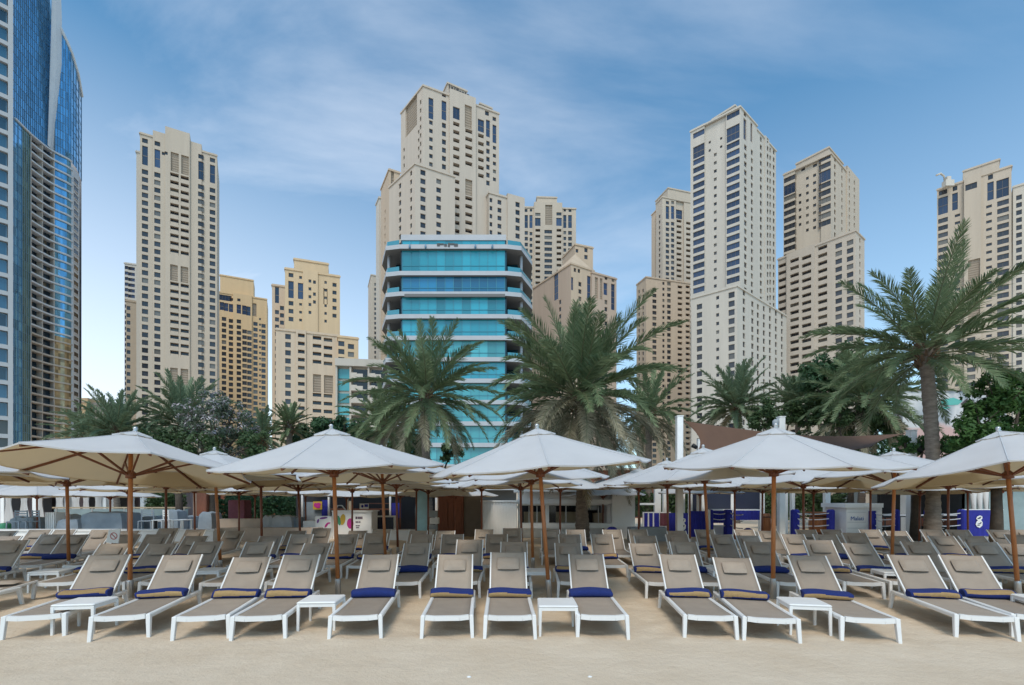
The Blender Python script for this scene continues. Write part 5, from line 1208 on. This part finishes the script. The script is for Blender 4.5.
chair(146, 20.3, 'grey terrace chair right of the leftmost front pole', C_['cover'], .4); chair(160, 20.4, 'white terrace chair left of the dark speaker column', C_['wall'], -.5)
chair(17, 19.8, 'dark grey terrace chair near the left edge', C_['cover'], .2); chair(29, 19.9, 'dark grey terrace chair beside the far small parasol', C_['cover'], -.3)
def ttable(px, d, label, w=.7):
    r = root_at('terrace_table', px, d, label, 'table', 'white tables on the terrace'); z0 = .32
    part('table_top', C_['wall'], r, lambda b: b.box((0,0,z0+.5), (w,.6,.04), bev=.01))
    for sx in (-1,1):
        for sy in (-1,1): part('leg', C_['wall'], r, lambda b: b.bar((sx*(w/2-.04),sy*.26,z0+.48), (sx*(w/2-.04),sy*.26,z0), (.05,.05)))
ttable(162, 19.9, 'white low table on the terrace left of the tall covered stack', .45); ttable(182, 20, 'white low table on the terrace right of the tall covered stack', .5)
b = MB(); b.box((0,0,.32+.24), (.16,.16,.48), bev=.02); o = b.build('speaker_column', C_['black']); o.location = (X(154.5,19.8),19.8,0); tag(o, 'short black speaker column on the white terrace wall edge', 'speaker')
b = MB(); b.lathe([(.16,.0),(.2,.05),(.2,.32),(.17,.36),(.05,.38)], 14); o = b.build('drum', C_['green']); o.location = (X(2,19.8),19.9,.32); tag(o, 'bright green drum at the left edge of the terrace', 'drum')
# small notice on a post among the loungers
r_ = root_at('notice_board', 113, 11.2, 'small white notice with a red ring and bar on a stick among the left loungers', 'sign')
part('post', M['steel'], r_, lambda b: b.tube([(-.05,.02,-.1),(0,.02,.75)], .014, 6))
part('board', C_['wall'], r_, lambda b: b.add([(-.17,0,.66),(.12,0,.64),(.17,0,.98),(-.10,0,.95),(-.17,.02,.66),(.12,.02,.64),(.17,.02,.98),(-.10,.02,.95)], [(0,1,2,3),(7,6,5,4),(0,4,5,1),(1,5,6,2),(2,6,7,3),(3,7,4,0)]))
def ring(b):
    n = 20
    for k in range(n):
        a0, a1 = 2*math.pi*k/n, 2*math.pi*(k+1)/n
        b.add([(.02+math.cos(a)*q, -.004, .81+math.sin(a)*q) for a in (a0, a1) for q in (.065,.085)], [(0,1,3,2)])
    b.bar((-.03,-.004,.86), (.07,-.004,.76), (.02,.003), side=(1,0,1))
part('ring_symbol', mat('faded_red_print', (.50,.16,.16), .7), r_, ring)
# plants and planters behind
for px, d, yt, w, lab in ((240,22,500,.75,'tall dark red planter box behind the stone plinth'),(205,24,492,.5,'narrow brown planter post behind the covered cabinet')):
    b = MB(); b.box((0,0,(Z(yt,d))/2), (w,.6,Z(yt,d)), bev=.03); o = b.build('planter_box', C_['plum'] if w > .6 else C_['brown']); o.location = (X(px,d), d, 0); tag(o, lab, 'planter')
def bushrow(name, label, pa, pb, ya, yb, d, n, leaf='hedge', size=.09, seed=1, dep=1.2, cat='hedge'):
    rnd = random.Random(seed); b = MB(); root = root_at(name, (pa+pb)/2, d, label, cat)
    x0, x1, z0, z1 = X(pa,d), X(pb,d), max(0, Z(yb,d)), Z(ya,d)
    for k in range(n):
        x = rnd.uniform(x0,x1); top = z1+.12*math.sin(x*3.1+seed)+.1*math.sin(x*7.3); z = z0+(top-z0)*rnd.random()**.75; y = d+rnd.uniform(0,dep)
        p = Vector((x-root.location.x, y-d, z)); a = Vector((rnd.gauss(0,1),rnd.gauss(0,1),rnd.gauss(0,.7))).normalized(); c = a.cross(Vector((rnd.gauss(0,1),rnd.gauss(0,1),rnd.gauss(0,1)))).normalized(); s_ = size*rnd.uniform(.6,1.3)
        o = len(b.v); b.v += [tuple(p-a*s_), tuple(p+c*s_*.45), tuple(p+a*s_), tuple(p-c*s_*.45)]; b.f.append([o,o+1,o+2,o+3]); b.m.append(0); b.sm.append(False)
    b.build('foliage', L[leaf], root); part('stem', BARKD, root, lambda b2: [b2.tube([(x0+(x1-x0)*(k+.5)/6-root.location.x, dep/2, -.05), (x0+(x1-x0)*(k+.5)/6-root.location.x, dep/2, z0+(z1-z0)*.8)], .03, 5) for k in range(1)])
bushrow('hedge', 'clipped dark green hedge behind the glass terrace railing', 143, 172, 496, 515, 25, 2600, 'hedge', .09, 2)
bushrow('hedge', 'leafy planting between the terrace and the juice bar', 212, 300, 497, 520, 25.5, 6000, 'broad', .1, 3, 1.5)
bushrow('hedge', 'green hedge glimpsed between the white pergola posts at the right', 636, 720, 494, 516, 26.5, 5200, 'hedge', .1, 4)
bushrow('hedge', 'green hedge behind the wooden barrel tables', 765, 850, 494, 520, 27, 5200, 'hedge', .1, 5)
# --- juice bar
r_ = root_at('juice_bar', 345, 20.2, 'white juice bar counter painted with pink, yellow and teal fruit shapes', 'bar counter')
part('counter', C_['wall'], r_, lambda b: [gbox(b, 332, 371.5, 511.5, 20.2, .9, r_), gbox(b, 303, 331.5, 521, 20.3, .8, r_)])
part('end_panel', C_['wall'], r_, lambda b: gbox(b, 314.5, 331.8, 516, 20.12, .12, r_, bev=.04))
part('counter_top', C_['wall'], r_, lambda b: pbox(b, 331.5, 372.5, 510.6, 511.6, 20.12, 1.05, r_))
def disc(b, px, py, rx, ry, d, rot=0, n=18):
    c = Vector((X(px,d)-r_.location.x, d-r_.location.y, Z(py,d))); k = d/F
    b.add([(c.x+(math.cos(a)*rx*math.cos(rot)-math.sin(a)*ry*math.sin(rot))*k, c.y, c.z+(math.cos(a)*rx*math.sin(rot)+math.sin(a)*ry*math.cos(rot))*k) for a in [2*math.pi*i/n for i in range(n)]], [tuple(range(n))])
part('pink_fruit', C_['pink'], r_, lambda b: disc(b, 350.2, 523.5, 3.3, 5.2, 20.19)); part('yellow_fruit', C_['yellow'], r_, lambda b: disc(b, 342.6, 519.5, 2.7, 5.6, 20.19, -.15)); part('green_fruit', C_['green'], r_, lambda b: disc(b, 338.8, 520.5, 1.8, 5, 20.188, .2))
part('purple_stroke', C_['purple'], r_, lambda b: [disc(b, 323.5, 518, 4, 1, 20.11, .15), disc(b, 318, 521, 1, 2.2, 20.108, -.3)]); part('pink_stroke', C_['pink'], r_, lambda b: [disc(b, 326.5, 525, 1.1, 3, 20.11, -.6), disc(b, 328.5, 523.2, 2, .8, 20.108, .2)]); part('teal_stroke', C_['teal'], r_, lambda b: disc(b, 319, 529, 4.5, 1.8, 20.11))
part('menu_lettering', C_['ink'], r_, lambda b: [pbox(b, x, x+w, y, y+h, 20.185, .01, r_) for x, w, y, h in ((355.5,1.6,516.6,2.4),(357.6,1.2,516.6,2.4),(359.2,1.6,516.6,2.4),(361.2,1.2,516.6,2.4),(355.6,2.6,521.4,1.2),(358.6,1.8,521.4,1.2),(355.8,1.8,525.2,.9),(358,1.6,525.2,.9),(356,3,527.2,.8))])
part('glass_guard', C_['glass'], r_, lambda b: [b.tube([(X(335,20.4)-r_.location.x+0,.2,Z(511,20.4)), (X(338,20.4)-r_.location.x,.2,Z(505.5,20.4)), (X(342,20.4)-r_.location.x,.2,Z(505.5,20.4)), (X(346.5,20.4)-r_.location.x,.2,Z(511,20.4))], .03, 6)])
r_ = root_at('bar_pavilion', 355, 23, 'dark open bar with blue panels and white posts behind the juice counter', 'bar')
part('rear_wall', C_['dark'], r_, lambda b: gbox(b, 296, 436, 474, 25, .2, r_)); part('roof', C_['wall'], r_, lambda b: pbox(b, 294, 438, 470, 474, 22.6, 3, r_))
for px in (302,328.5,347,390,436): part('post', C_['wall'], r_, lambda b: gbox(b, px-.8, px+.8, 474, 22.8, .12, r_))
part('shelf', C_['brown'], r_, lambda b: [pbox(b, 330, 389, 508.5, 510, 24, .4, r_), pbox(b, 368, 389, 503, 504, 24, .4, r_)])
for pa, pb, ya, yb, lab in ((322,328,500,522,0),(390.8,401,503,518,0)): part('blue_panel', C_['blue'], r_, lambda b: pbox(b, pa, pb, ya, yb, 22.9, .05, r_))
part('grey_panel', C_['cover'], r_, lambda b: pbox(b, 303, 321.5, 502, 524, 23, .05, r_)); part('tan_panel', C_['tan'], r_, lambda b: pbox(b, 347.6, 353, 501, 510, 23.5, .05, r_))
part('picture', C_['yellow'], r_, lambda b: pbox(b, 313, 322, 501.5, 509.5, 22.86, .03, r_)); part('picture_flower', C_['pink'], r_, lambda b: [disc(b, 315.5, 505, 1.8, 2.2, 22.85), disc(b, 318.6, 504.4, 2.2, 1.8, 22.848), disc(b, 318, 507, 2.4, 1.3, 22.846)])
part('emblem_panel', C_['wall'], r_, lambda b: pbox(b, 359.5, 368.5, 503.5, 509, 22.86, .04, r_)); part('emblem_mark', C_['blue'], r_, lambda b: [pbox(b, 364.5, 368, 504.2, 507, 22.845, .01, r_), disc(b, 362.3, 506.2, 1.2, 1.4, 22.85)])
r_ = root_at('bar_fridge', 384, 21.6, 'black glass fridge with a white frame right of the painted juice counter', 'fridge')
part('body', C_['wall'], r_, lambda b: gbox(b, 369.5, 394.5, 516, 21.6, .6, r_)); part('glass_door', C_['navy'], r_, lambda b: [pbox(b, 374.5, 393.5, 517.2, 530, 21.58, .03, r_)]); part('grey_door', C_['cover'], r_, lambda b: pbox(b, 370.2, 374, 517.2, 530, 21.58, .03, r_))
r_ = root_at('bar_counter', 400, 19.7, 'low white counter between the fridge and the aqua board', 'bar counter')
part('counter', C_['wall'], r_, lambda b: gbox(b, 373, 432, 531.5, 19.7, .6, r_)); part('counter_top', M['white_metal'], r_, lambda b: pbox(b, 372, 433, 530.2, 531.6, 19.65, .7, r_))
b = MB(); n = 16; dB = 18.3; pl_ = [(.24,.62),(.25,1.4),(.22,1.75),(.12,2.0),(0,2.06)]; 
outl = [(0,.12),(.10,.16),(.20,.34),(.24,.62),(.25,1.3),(.22,1.75),(.12,2.0),(0,2.06)]; outl = outl+[(-x,z) for x,z in outl[-2:0:-1]]
T = Matrix.Translation((X(421.8,dB), dB, 0)); nO = len(outl); b.add([(x,-.03,z) for x,z in outl]+[(x,.03,z) for x,z in outl], [tuple(range(nO)), tuple(range(2*nO-1,nO-1,-1))]+[(i,nO+i,nO+(i+1)%nO,(i+1)%nO) for i in range(nO)], 0, False, T)
o = b.build('paddle_board', C_['aqua']); tag(o, 'pale aqua board standing upright behind the loungers, left of centre', 'paddle board')
r_ = root_at('wooden_store', 452, 21.6, 'reddish brown wooden store front behind the loungers, left of the white container', 'hut')
part('wall', C_['brown'], r_, lambda b: gbox(b, 438, 463.5, 478, 21.6, 1.5, r_)); part('door', C_['brown'], r_, lambda b: [pbox(b, 443, 447.5, 503, 529, 21.55, .04, r_), pbox(b, 448.5, 453, 503, 529, 21.55, .04, r_), pbox(b, 454.5, 461.5, 503, 529, 21.55, .04, r_)])
part('shutter', C_['taupe'], r_, lambda b: [gbox(b, 464, 481, 478, 21.7, 1.4, r_)]+[pbox(b, 464.5, 480.5, 500+2*k, 501+2*k, 21.66, .05, r_) for k in range(13)])
r_ = root_at('crate_stack', 434, 20.6, 'stack of pale grey crates beside the brown wooden store', 'crates')
for k in range(4): part('crate', C_['lcover'] if k % 2 else C_['wall'], r_, lambda b: b.box((.03*(-1)**k,0,.16+.3*k), (.36,.34,.27), bev=.02))
r_ = root_at('white_container', 498, 20, 'white ribbed container behind the loungers left of the leaning middle pole', 'container')
part('body', C_['wall'], r_, lambda b: gbox(b, 481, 517, 501.5, 20.06, 2.2, r_))
part('rib', C_['wall'], r_, lambda b: [pbox(b, 481.5+3*k, 483+3*k, 502, 539, 20, .07, r_) for k in range(12)]); part('roof_rim', C_['wall'], r_, lambda b: pbox(b, 480.4, 517.6, 500.4, 501.8, 19.97, 2.3, r_))
# --- white kiosk with serving hatch
r_ = root_at('white_kiosk', 580, 21, 'white kiosk with long serving hatch behind the big central palm trunk', 'kiosk'); d = 21
W_ = C_['wall']
part('wall', W_, r_, lambda b: [gbox(b, 518, 612, 524.5, d, .25, r_), pbox(b, 518, 522, 505.5, 524.5, d, .25, r_), pbox(b, 545.5, 549, 505.5, 524.5, d, .25, r_), pbox(b, 607, 612, 505.5, 524.5, d, .25, r_), pbox(b, 518, 612, 489, 505.5, d, .25, r_), gbox(b, 518, 634, 488, d+3, .2, r_)])
part('end_block', W_, r_, lambda b: gbox(b, 612.3, 635, 492, d-.5, 3, r_)); part('roof', W_, r_, lambda b: pbox(b, 514, 640, 486.5, 491.5, d-.9, 4.6, r_)); part('fascia', W_, r_, lambda b: pbox(b, 517, 612, 499.5, 504, d-.35, .34, r_))
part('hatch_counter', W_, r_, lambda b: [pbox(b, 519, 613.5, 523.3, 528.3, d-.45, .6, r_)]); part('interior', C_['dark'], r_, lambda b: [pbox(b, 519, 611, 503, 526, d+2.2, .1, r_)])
part('back_bar', C_['tan'], r_, lambda b: [pbox(b, 556, 577, 512, 526, d+1.6, .4, r_), pbox(b, 594, 606, 513, 526, d+1.6, .4, r_), pbox(b, 524, 544, 512, 526, d+1.5, .4, r_)])
part('window_frame', M['white_metal'], r_, lambda b: [pbox(b, px-.35, px+.35, 506, 523.5, d+.1, .06, r_) for px in (529,537,566,598.5)]); part('window_pane', G_DARK, r_, lambda b: [pbox(b, 549.3, 556, 506, 523.3, d+.15, .02, r_), pbox(b, 588, 598, 506, 510, d+.15, .02, r_)])
for px, d, rr, lab in ((612,17.6,.24,'dark blue exercise ball in front of the kiosk end wall'),(748,18.2,.2,'dark blue ball beside the rope barrier')):
    b = MB(); b.lathe([(rr*math.sin(math.pi*k/12), rr-rr*math.cos(math.pi*k/12)) for k in range(1,12)], 16); o = b.build('ball', C_['blue']); o.location = (X(px,d), d, Z(533,d)-rr); tag(o, lab, 'ball')
    st = MB(); st.lathe([(.2,-.02),(.18,.05),(.15,Z(533,d)-rr+.03)], 12); 
    o2 = st.build('stand', M['concrete'], o); o2.location = (0,0,-(Z(533,d)-rr)); 
r_ = root_at('planter_box', 646, 19.2, 'long grey planter box right of the white kiosk', 'planter'); part('box', C_['lcover'], r_, lambda b: gbox(b, 630.5, 667, 527.5, 19.2, .6, r_, bev=.03)); part('soil', C_['dark'], r_, lambda b: pbox(b, 632, 665.5, 527.2, 528, 19.28, .45, r_))
# --- pergola and blue rope fences on the right
r_ = root_at('white_pergola', 735, 23, 'white pergola with dark panels behind the blue rope barriers', 'pergola'); d = 23
for px, w in ((658,6),(665,3),(681,8),(691,3),(702.5,5),(733,4),(762.5,4.5),(785,6),(793.5,3),(828,5)): part('post', W_, r_, lambda b: gbox(b, px-w/2, px+w/2, 480, d, .2, r_))
part('beam', W_, r_, lambda b: pbox(b, 640, 836, 476, 480, d-.1, .4, r_)); part('rafter', W_, r_, lambda b: [pbox(b, 645+14*k, 646.5+14*k, 474, 476, d-.3, 3.2, r_) for k in range(14)])
for pa, pb in ((693,700),(705.5,730.8),(735.3,760)): part('dark_panel', C_['navy'], r_, lambda b: pbox(b, pa, pb, 492, 512, d+.05, .08, r_))
part('rail', W_, r_, lambda b: [pbox(b, 640, 655, 503, 505, d, .08, r_), pbox(b, 705.5, 760, 511.5, 512.8, d-.05, .08, r_)])
def drape(name, root, pa, pb, ya, yb, d, m, n=30, amp=.035):
    b = MB(); x0, x1, z0, z1 = X(pa,d), X(pb,d), Z(yb,d), Z(ya,d); 
    for j in range(7):
        for i in range(n+1): b.v.append((x0+(x1-x0)*i/n-root.location.x, d-root.location.y+amp*math.sin(i*1.35+pa)*(.4+.6*(1-j/6)), z0+(z1-z0)*j/6))
    for j in range(6):
        for i in range(n): a = j*(n+1)+i; b.f.append([a,a+1,a+n+2,a+n+1]); b.m.append(0); b.sm.append(True)
    return b.build(name, m, root)
def emblem(root, px, py, d, s=1.0):
    k = d/F*s; ox, oz = X(px,d)-root.location.x, Z(py,d); y = d-root.location.y
    b = MB(); sh = [(-2,7),(1,8.2),(4,7.2),(4.4,4.5),(2.6,2.6),(4.6,-.5),(4.2,-4.5),(1,-7.4),(-2.4,-6),(-4.2,-2.8),(-3,.6),(-1.2,2),(-3.6,4)]
    b.add([(ox+x*k, y, oz+z*k) for x, z in sh], [tuple(reversed(range(len(sh))))]); e = b.build('emblem', C_['wall'], root)
    b = MB()
    for x, z, rx, rz_ in ((0,4.6,2.2,.8),(1.6,6,1.5,.5),(.4,-2.2,2.6,.55),(-.6,-4.2,2,.5),(2.2,-.6,1,.5)):
        b.add([(ox+(x+math.cos(a)*rx)*k, y-.006, oz+(z+math.sin(a)*rz_+.35*math.cos(a)*rx*.5)*k) for a in [2*math.pi*i/12 for i in range(12)]], [tuple(range(12))])
    b.build('emblem_mark', C_['navy'], root)
r_ = root_at('fabric_fence', 675, 20, 'cobalt blue cloth fence with a white emblem and white posts', 'fence')
drape('cloth', r_, 669, 688, 513, 536, 20, C_['blue']); drape('cloth', r_, 690, 709, 511, 537, 20.1, C_['blue']); emblem(r_, 682, 525, 19.93, .85)
for px, ya in ((689,509),(709.5,510)): part('post', W_, r_, lambda b: gbox(b, px-.9, px+.9, ya, 20, .08, r_))
r_ = root_at('striped_rail', 652, 20.6, 'white rail hung with short blue cloths left of the emblem fence', 'fence')
for px in (643.5,648.5,653.5,670): part('post', W_, r_, lambda b: gbox(b, px-.7, px+.7, 512, 20.6, .07, r_))
for pa, pb in ((644.2,647.8),(649.2,652.8),(654.2,659)): drape('cloth', r_, pa, pb, 513, 527, 20.58, C_['blue'], 8)
part('rail', W_, r_, lambda b: [pbox(b, 643, 671, y, y+1, 20.62, .05, r_) for y in (512,518,525)]); drape('plum_cloth', r_, 660, 669, 513, 526, 20.58, C_['plum'], 8)
def ropefence(label, posts, far, d, seed):
    r = root_at('rope_barrier', posts[0][0], d, label, 'rope barrier', 'blue padded rope barriers')
    for px, w in posts: part('padded_post', C_['blue'], r, lambda b: gbox(b, px-w/2, px+w/2, 509.5, d, .3, r, bev=.05))
    for k, y in enumerate((513,518.5,525)):
        z = Z(y,d)
        if len(posts) > 1:
            pts = [(X(posts[0][0]+(posts[1][0]-posts[0][0])*t, d)-r.location.x, .1, z-.06*math.sin(math.pi*t)) for t in [i/8 for i in range(9)]]
            part('rope', C_['rope'], r, lambda b: b.tube(pts, .022, 6))
        x0 = X(far[0],d)-r.location.x
        pts = [(x0+(X(far[1],d-2.6)-r.location.x-x0)*t, .1-2.6*t, z-.05*math.sin(math.pi*t)) for t in [i/8 for i in range(9)]]
        part('rope', C_['rope'], r, lambda b: b.tube(pts, .022, 6))
ropefence('blue padded post with white ropes left of the orange barrel', ((712,4),(729.5,7)), (731,744), 21, 1)
ropefence('pair of blue padded posts with white ropes around the barrel table', ((797,6.5),(833,5.5)), (799,807), 21, 2)
ropefence('blue padded post with ropes right of the white lettered kiosk', ((874.5,6),(899,4)), (877,884), 20.6, 3)
ropefence('blue padded post with ropes left of the large emblem banner', ((932,7),(965,5)), (935,946), 21, 4)
r_ = root_at('covered_bar_table', 742, 22, 'bar table under cobalt blue cloth behind the rope barrier', 'table')
drape('cloth', r_, 712, 727, 511, 523, 21.9, C_['blue']); drape('cloth', r_, 733, 760, 510.5, 520, 22.1, C_['blue']); part('table_top', W_, r_, lambda b: pbox(b, 711, 762, 509.4, 510.6, 22.2, .6, r_)); part('white_box', W_, r_, lambda b: [gbox(b, 712, 726, 525.5, 21.5, .5, r_)])
def barrel(px, d, rr, yt, label, table=False):
    r = root_at('barrel_table', px, d, label, 'barrel', 'orange wooden barrels'); h = Z(yt,d)
    part('barrel', C_['barrel'], r, lambda b: b.lathe([(rr*.8,-.02),(rr*.93,h*.2),(rr,h*.5),(rr*.93,h*.8),(rr*.8,h)], 18)); part('hoop', C_['black'], r, lambda b: [b.lathe([(rr*k+.008,h*z-.02),(rr*k+.008,h*z+.02)], 18) for z, k in ((.15,.91),(.85,.91))])
    if table: part('table_top', C_['barrel'], r, lambda b: b.lathe([(rr*1.25,h+.002),(rr*1.27,h+.02),(rr*1.25,h+.045)], 18))
barrel(766.5, 21.8, .19, 513.5, 'slim orange barrel right of the blue padded rope post'); barrel(820, 22, .47, 513, 'wide orange barrel table between two blue padded posts', True)
b = MB(); 
r_ = root_at('lettered_kiosk', 862, 20.6, 'white panelled kiosk with small blue lettering behind the loungers at the right', 'kiosk')
part('body', W_, r_, lambda b: gbox(b, 846.5, 882, 507.5, 20.6, 1.4, r_)); part('cornice', W_, r_, lambda b: pbox(b, 845, 883.5, 503.3, 507.6, 20.5, 1.6, r_)); [part('panel_groove', C_['lcover'], r_, lambda b: pbox(b, 847.5, 866, y, y+.3, 20.592, .01, r_)) for y in (512,522,528)]
tcu = bpy.data.curves.new('lettering', 'FONT'); tcu.body = 'Malati'; tcu.size = .30; tcu.extrude = .004; tcu.align_x = 'CENTER'; tcu.materials.append(C_['binkt']); to = bpy.data.objects.new('lettering', tcu); COL.objects.link(to); tcu.size = .24; to.location = (X(857,20.6)-r_.location.x, -.012, Z(520.3,20.6)); dg = bpy.context.evaluated_depsgraph_get(); tme = bpy.data.meshes.new_from_object(to.evaluated_get(dg)); tl = to.location.copy(); bpy.data.objects.remove(to); to = link('lettering', tme, r_, tl); to.rotation_euler = (R(90),0,0)
part('blue_side', C_['blue'], r_, lambda b: gbox(b, 870, 876, 511, 20.5, .08, r_))
r_ = root_at('dark_bar', 925, 23, 'dark open bar with white pillar behind the loungers at the right', 'bar')
part('rear_wall', C_['dark'], r_, lambda b: gbox(b, 880, 968, 474, 26, .2, r_)); part('roof', W_, r_, lambda b: pbox(b, 878, 970, 472, 477, 22.6, 3.6, r_)); part('pillar', W_, r_, lambda b: gbox(b, 907, 915.5, 477, 22.9, .4, r_))
part('handrail', C_['black'], r_, lambda b: [pbox(b, 884, 965, 516, 517, 22.2, .05, r_)]+[gbox(b, px, px+.8, 517, 22.2, .04, r_) for px in (885,900,911,929,947,963)]); part('counter', C_['brown'], r_, lambda b: pbox(b, 884, 962, 518, 526, 25, .4, r_)); part('white_rail', C_['rope'], r_, lambda b: pbox(b, 884, 964, 514.6, 515.6, 22.6, .05, r_))
r_ = root_at('glass_pavilion', 1005, 23, 'pale aqua glass pavilion behind the large emblem banner at the right edge', 'pavilion')
for k, (pa, pb) in enumerate(((966,988),(989,1012),(1013,1038),(1039,1064))): part('glass_panel', C_['aglass'], r_, lambda b: pbox(b, pa, pb, 478, 548, 23, .06, r_))
part('roof', W_, r_, lambda b: pbox(b, 962, 1070, 473, 478, 22.5, 4, r_)); part('mullion', C_['black'], r_, lambda b: [gbox(b, px-.5, px+.5, 478, 22.95, .1, r_) for px in (988.5,1012.5,1038.5)]); part('rear_wall', C_['stripe'], r_, lambda b: gbox(b, 962, 1070, 478, 26, .2, r_))
for px in (971,977,983): part('curtain', C_['curtain'], r_, lambda b: b.tube([(X(px,22.8)-r_.location.x,-.3,.3),(X(px+.8,22.8)-r_.location.x,-.3,1.3),(X(px-.4,22.8)-r_.location.x,-.3,2.5)], [.17,.08,.16], 8))
r_ = root_at('emblem_banner', 982, 21.2, 'large cobalt blue banner with a white emblem at the right', 'banner')
drape('cloth', r_, 963, 1003, 510, 536, 21.2, C_['blue'], 40, .012); emblem(r_, 979, 522, 21.16, .8); part('top_rail', W_, r_, lambda b: pbox(b, 962.5, 1003.5, 509.2, 510, 21.2, .05, r_))
for px in (963.5,1002.5): part('post', W_, r_, lambda b: gbox(b, px-.5, px+.5, 510, 21.25, .05, r_))
# --- tall white posts, sail
def wpost(px, w, ytop, d, label, extra=None):
    r = root_at('white_post', px, d, label, 'post', 'white square posts of the sail'); z = Z(ytop,d); wm_ = w/F*d
    part('post', W_, r, lambda b: b.box((0,0,z/2), (wm_,wm_,z), bev=.02)); part('cap', W_, r, lambda b: b.box((0,0,z+.02), (wm_*1.08,wm_*1.08,.04)))
    if extra == 'speaker': part('speaker', C_['black'], r, lambda b: b.lathe([(.10,-.16),(.17,-.14),(.17,.14),(.10,.16)], 14, T=Matrix.Translation((wm_*.75,-.1,z-.75)) @ Matrix.Rotation(R(80),4,'X')))
    if extra == 'spots':
        for s_ in (-1,1): part('spotlight', C_['black'], r, lambda b: b.lathe([(.05,-.14),(.09,-.1),(.11,.1),(.08,.12)], 10, T=Matrix.Translation((s_*(wm_*.5+.14),-.05,z-.3)) @ Matrix.Rotation(R(s_*60),4,'Y')))
    if extra == 'lamp': part('wall_lamp', C_['lcover'], r, lambda b: [b.lathe([(.05,-.16),(.12,-.08),(.12,.1),(.04,.16)], 10, T=Matrix.Translation((-wm_*.5-.14,-.05,z-.25)))])
wpost(679.3, 6.2, 417, 17.6, 'tall white square post holding the left corner of the brown sail', None); wpost(781, 6, 417.5, 21, 'white post with a small lamp behind the top of the fourth parasol', 'lamp')
wpost(699.2, 4, 440, 22, 'short white post with two black spotlights below the brown sail', 'spots'); wpost(911.5, 6.6, 431, 20, 'white post with a round black speaker beside the leaning palm trunk', 'speaker')
b = MB(); cs = [Vector((X(683.5,17.7),17.7,Z(421,17.7))), Vector((X(907,24.5),24.5,Z(433.5,24.5))), Vector((X(872,20.4),20.4,Z(447,20.4))), Vector((X(690,16.2),16.2,Z(462,16.2)))]; n = 24
for j in range(n+1):
    for i in range(n+1):
        u, v = i/n, j/n; p = cs[0].lerp(cs[1],u).lerp(cs[3].lerp(cs[2],u), v)
        ctr = (cs[0]+cs[1]+cs[2]+cs[3])/4; eu = 4*u*(1-u); ev = 4*v*(1-v)
        p = p+(ctr-p)*(.16*eu*(1-ev)+.10*ev*(1-eu))+Vector((0,0,-.28*eu*.9-.2*eu*ev)); b.v.append(tuple(p))
for j in range(n):
    for i in range(n): a = j*(n+1)+i; b.f.append([a,a+1,a+n+2,a+n+1]); b.m.append(0); b.sm.append(True)
o = b.build('shade_sail', C_['sail']); so = o.modifiers.new('thickness','SOLIDIFY'); so.thickness = .01; tag(o, 'brown fabric shade sail stretched between white posts at the right', 'shade sail')
# --- promenade buildings closing the view behind the bars
def promenade(pa, pb, yt, d, m, label, glass=True, n=6):
    r = root_at('promenade_building', (pa+pb)/2, d, label, 'building'); part('wall', m, r, lambda b: gbox(b, pa, pb, yt, d, 5, r)); part('roof_edge', W['panel'], r, lambda b: pbox(b, pa-1, pb+1, yt-2, yt, d-.6, 6, r))
    for k in range(n):
        a = pa+(pb-pa)*(k+.12)/n; c = pa+(pb-pa)*(k+.88)/n
        part('shopfront', G_DARK, r, lambda b: pbox(b, a, c, yt+14, 517, d-.04, .06, r)); part('awning', C_['stripe'] if k % 2 else W['rose'], r, lambda b: b.box(((X(a,d)+X(c,d))/2-r.location.x, -.5, Z(yt+12,d)), (X(c,d)-X(a,d),1,.12)))
promenade(-140, 196, 462, 40, W['rose'], 'low mauve promenade building behind the left terrace', n=7); promenade(198, 300, 466, 42, C_['brown'], 'brown promenade building behind the flowering tree', n=4)
promenade(302, 470, 468, 41, W['panel'], 'taupe promenade building behind the juice bar', n=5); promenade(590, 770, 470, 44, C_['brown'], 'brown promenade building behind the white pergola', n=6); promenade(772, 960, 466, 45, W['panel'], 'taupe promenade building behind the right-hand bars', n=6)

for k, (px, d, side) in enumerate(((469,4.48,'left'),(590,4.48,'right'))):
    b = MB(); b.lathe([(.003,.0),(.016,.002),(.018,.006),(.011,.013),(.003,.015)], 12, T=Matrix.Scale(1.3,4,(1,0,0))); o = b.build('sea_shell', M['white_metal']); o.location = (X(px,d), d, sand_h(X(px,d),d)-.004)
    tag(o, f'tiny white shell on the open sand, {side} one of two', 'shell', 'shells on the sand')
bushrow('hedge', 'green hedge below the right end of the brown shade sail', 800, 935, 432, 470, 31, 7000, 'broad', .13, 6, 1.5)
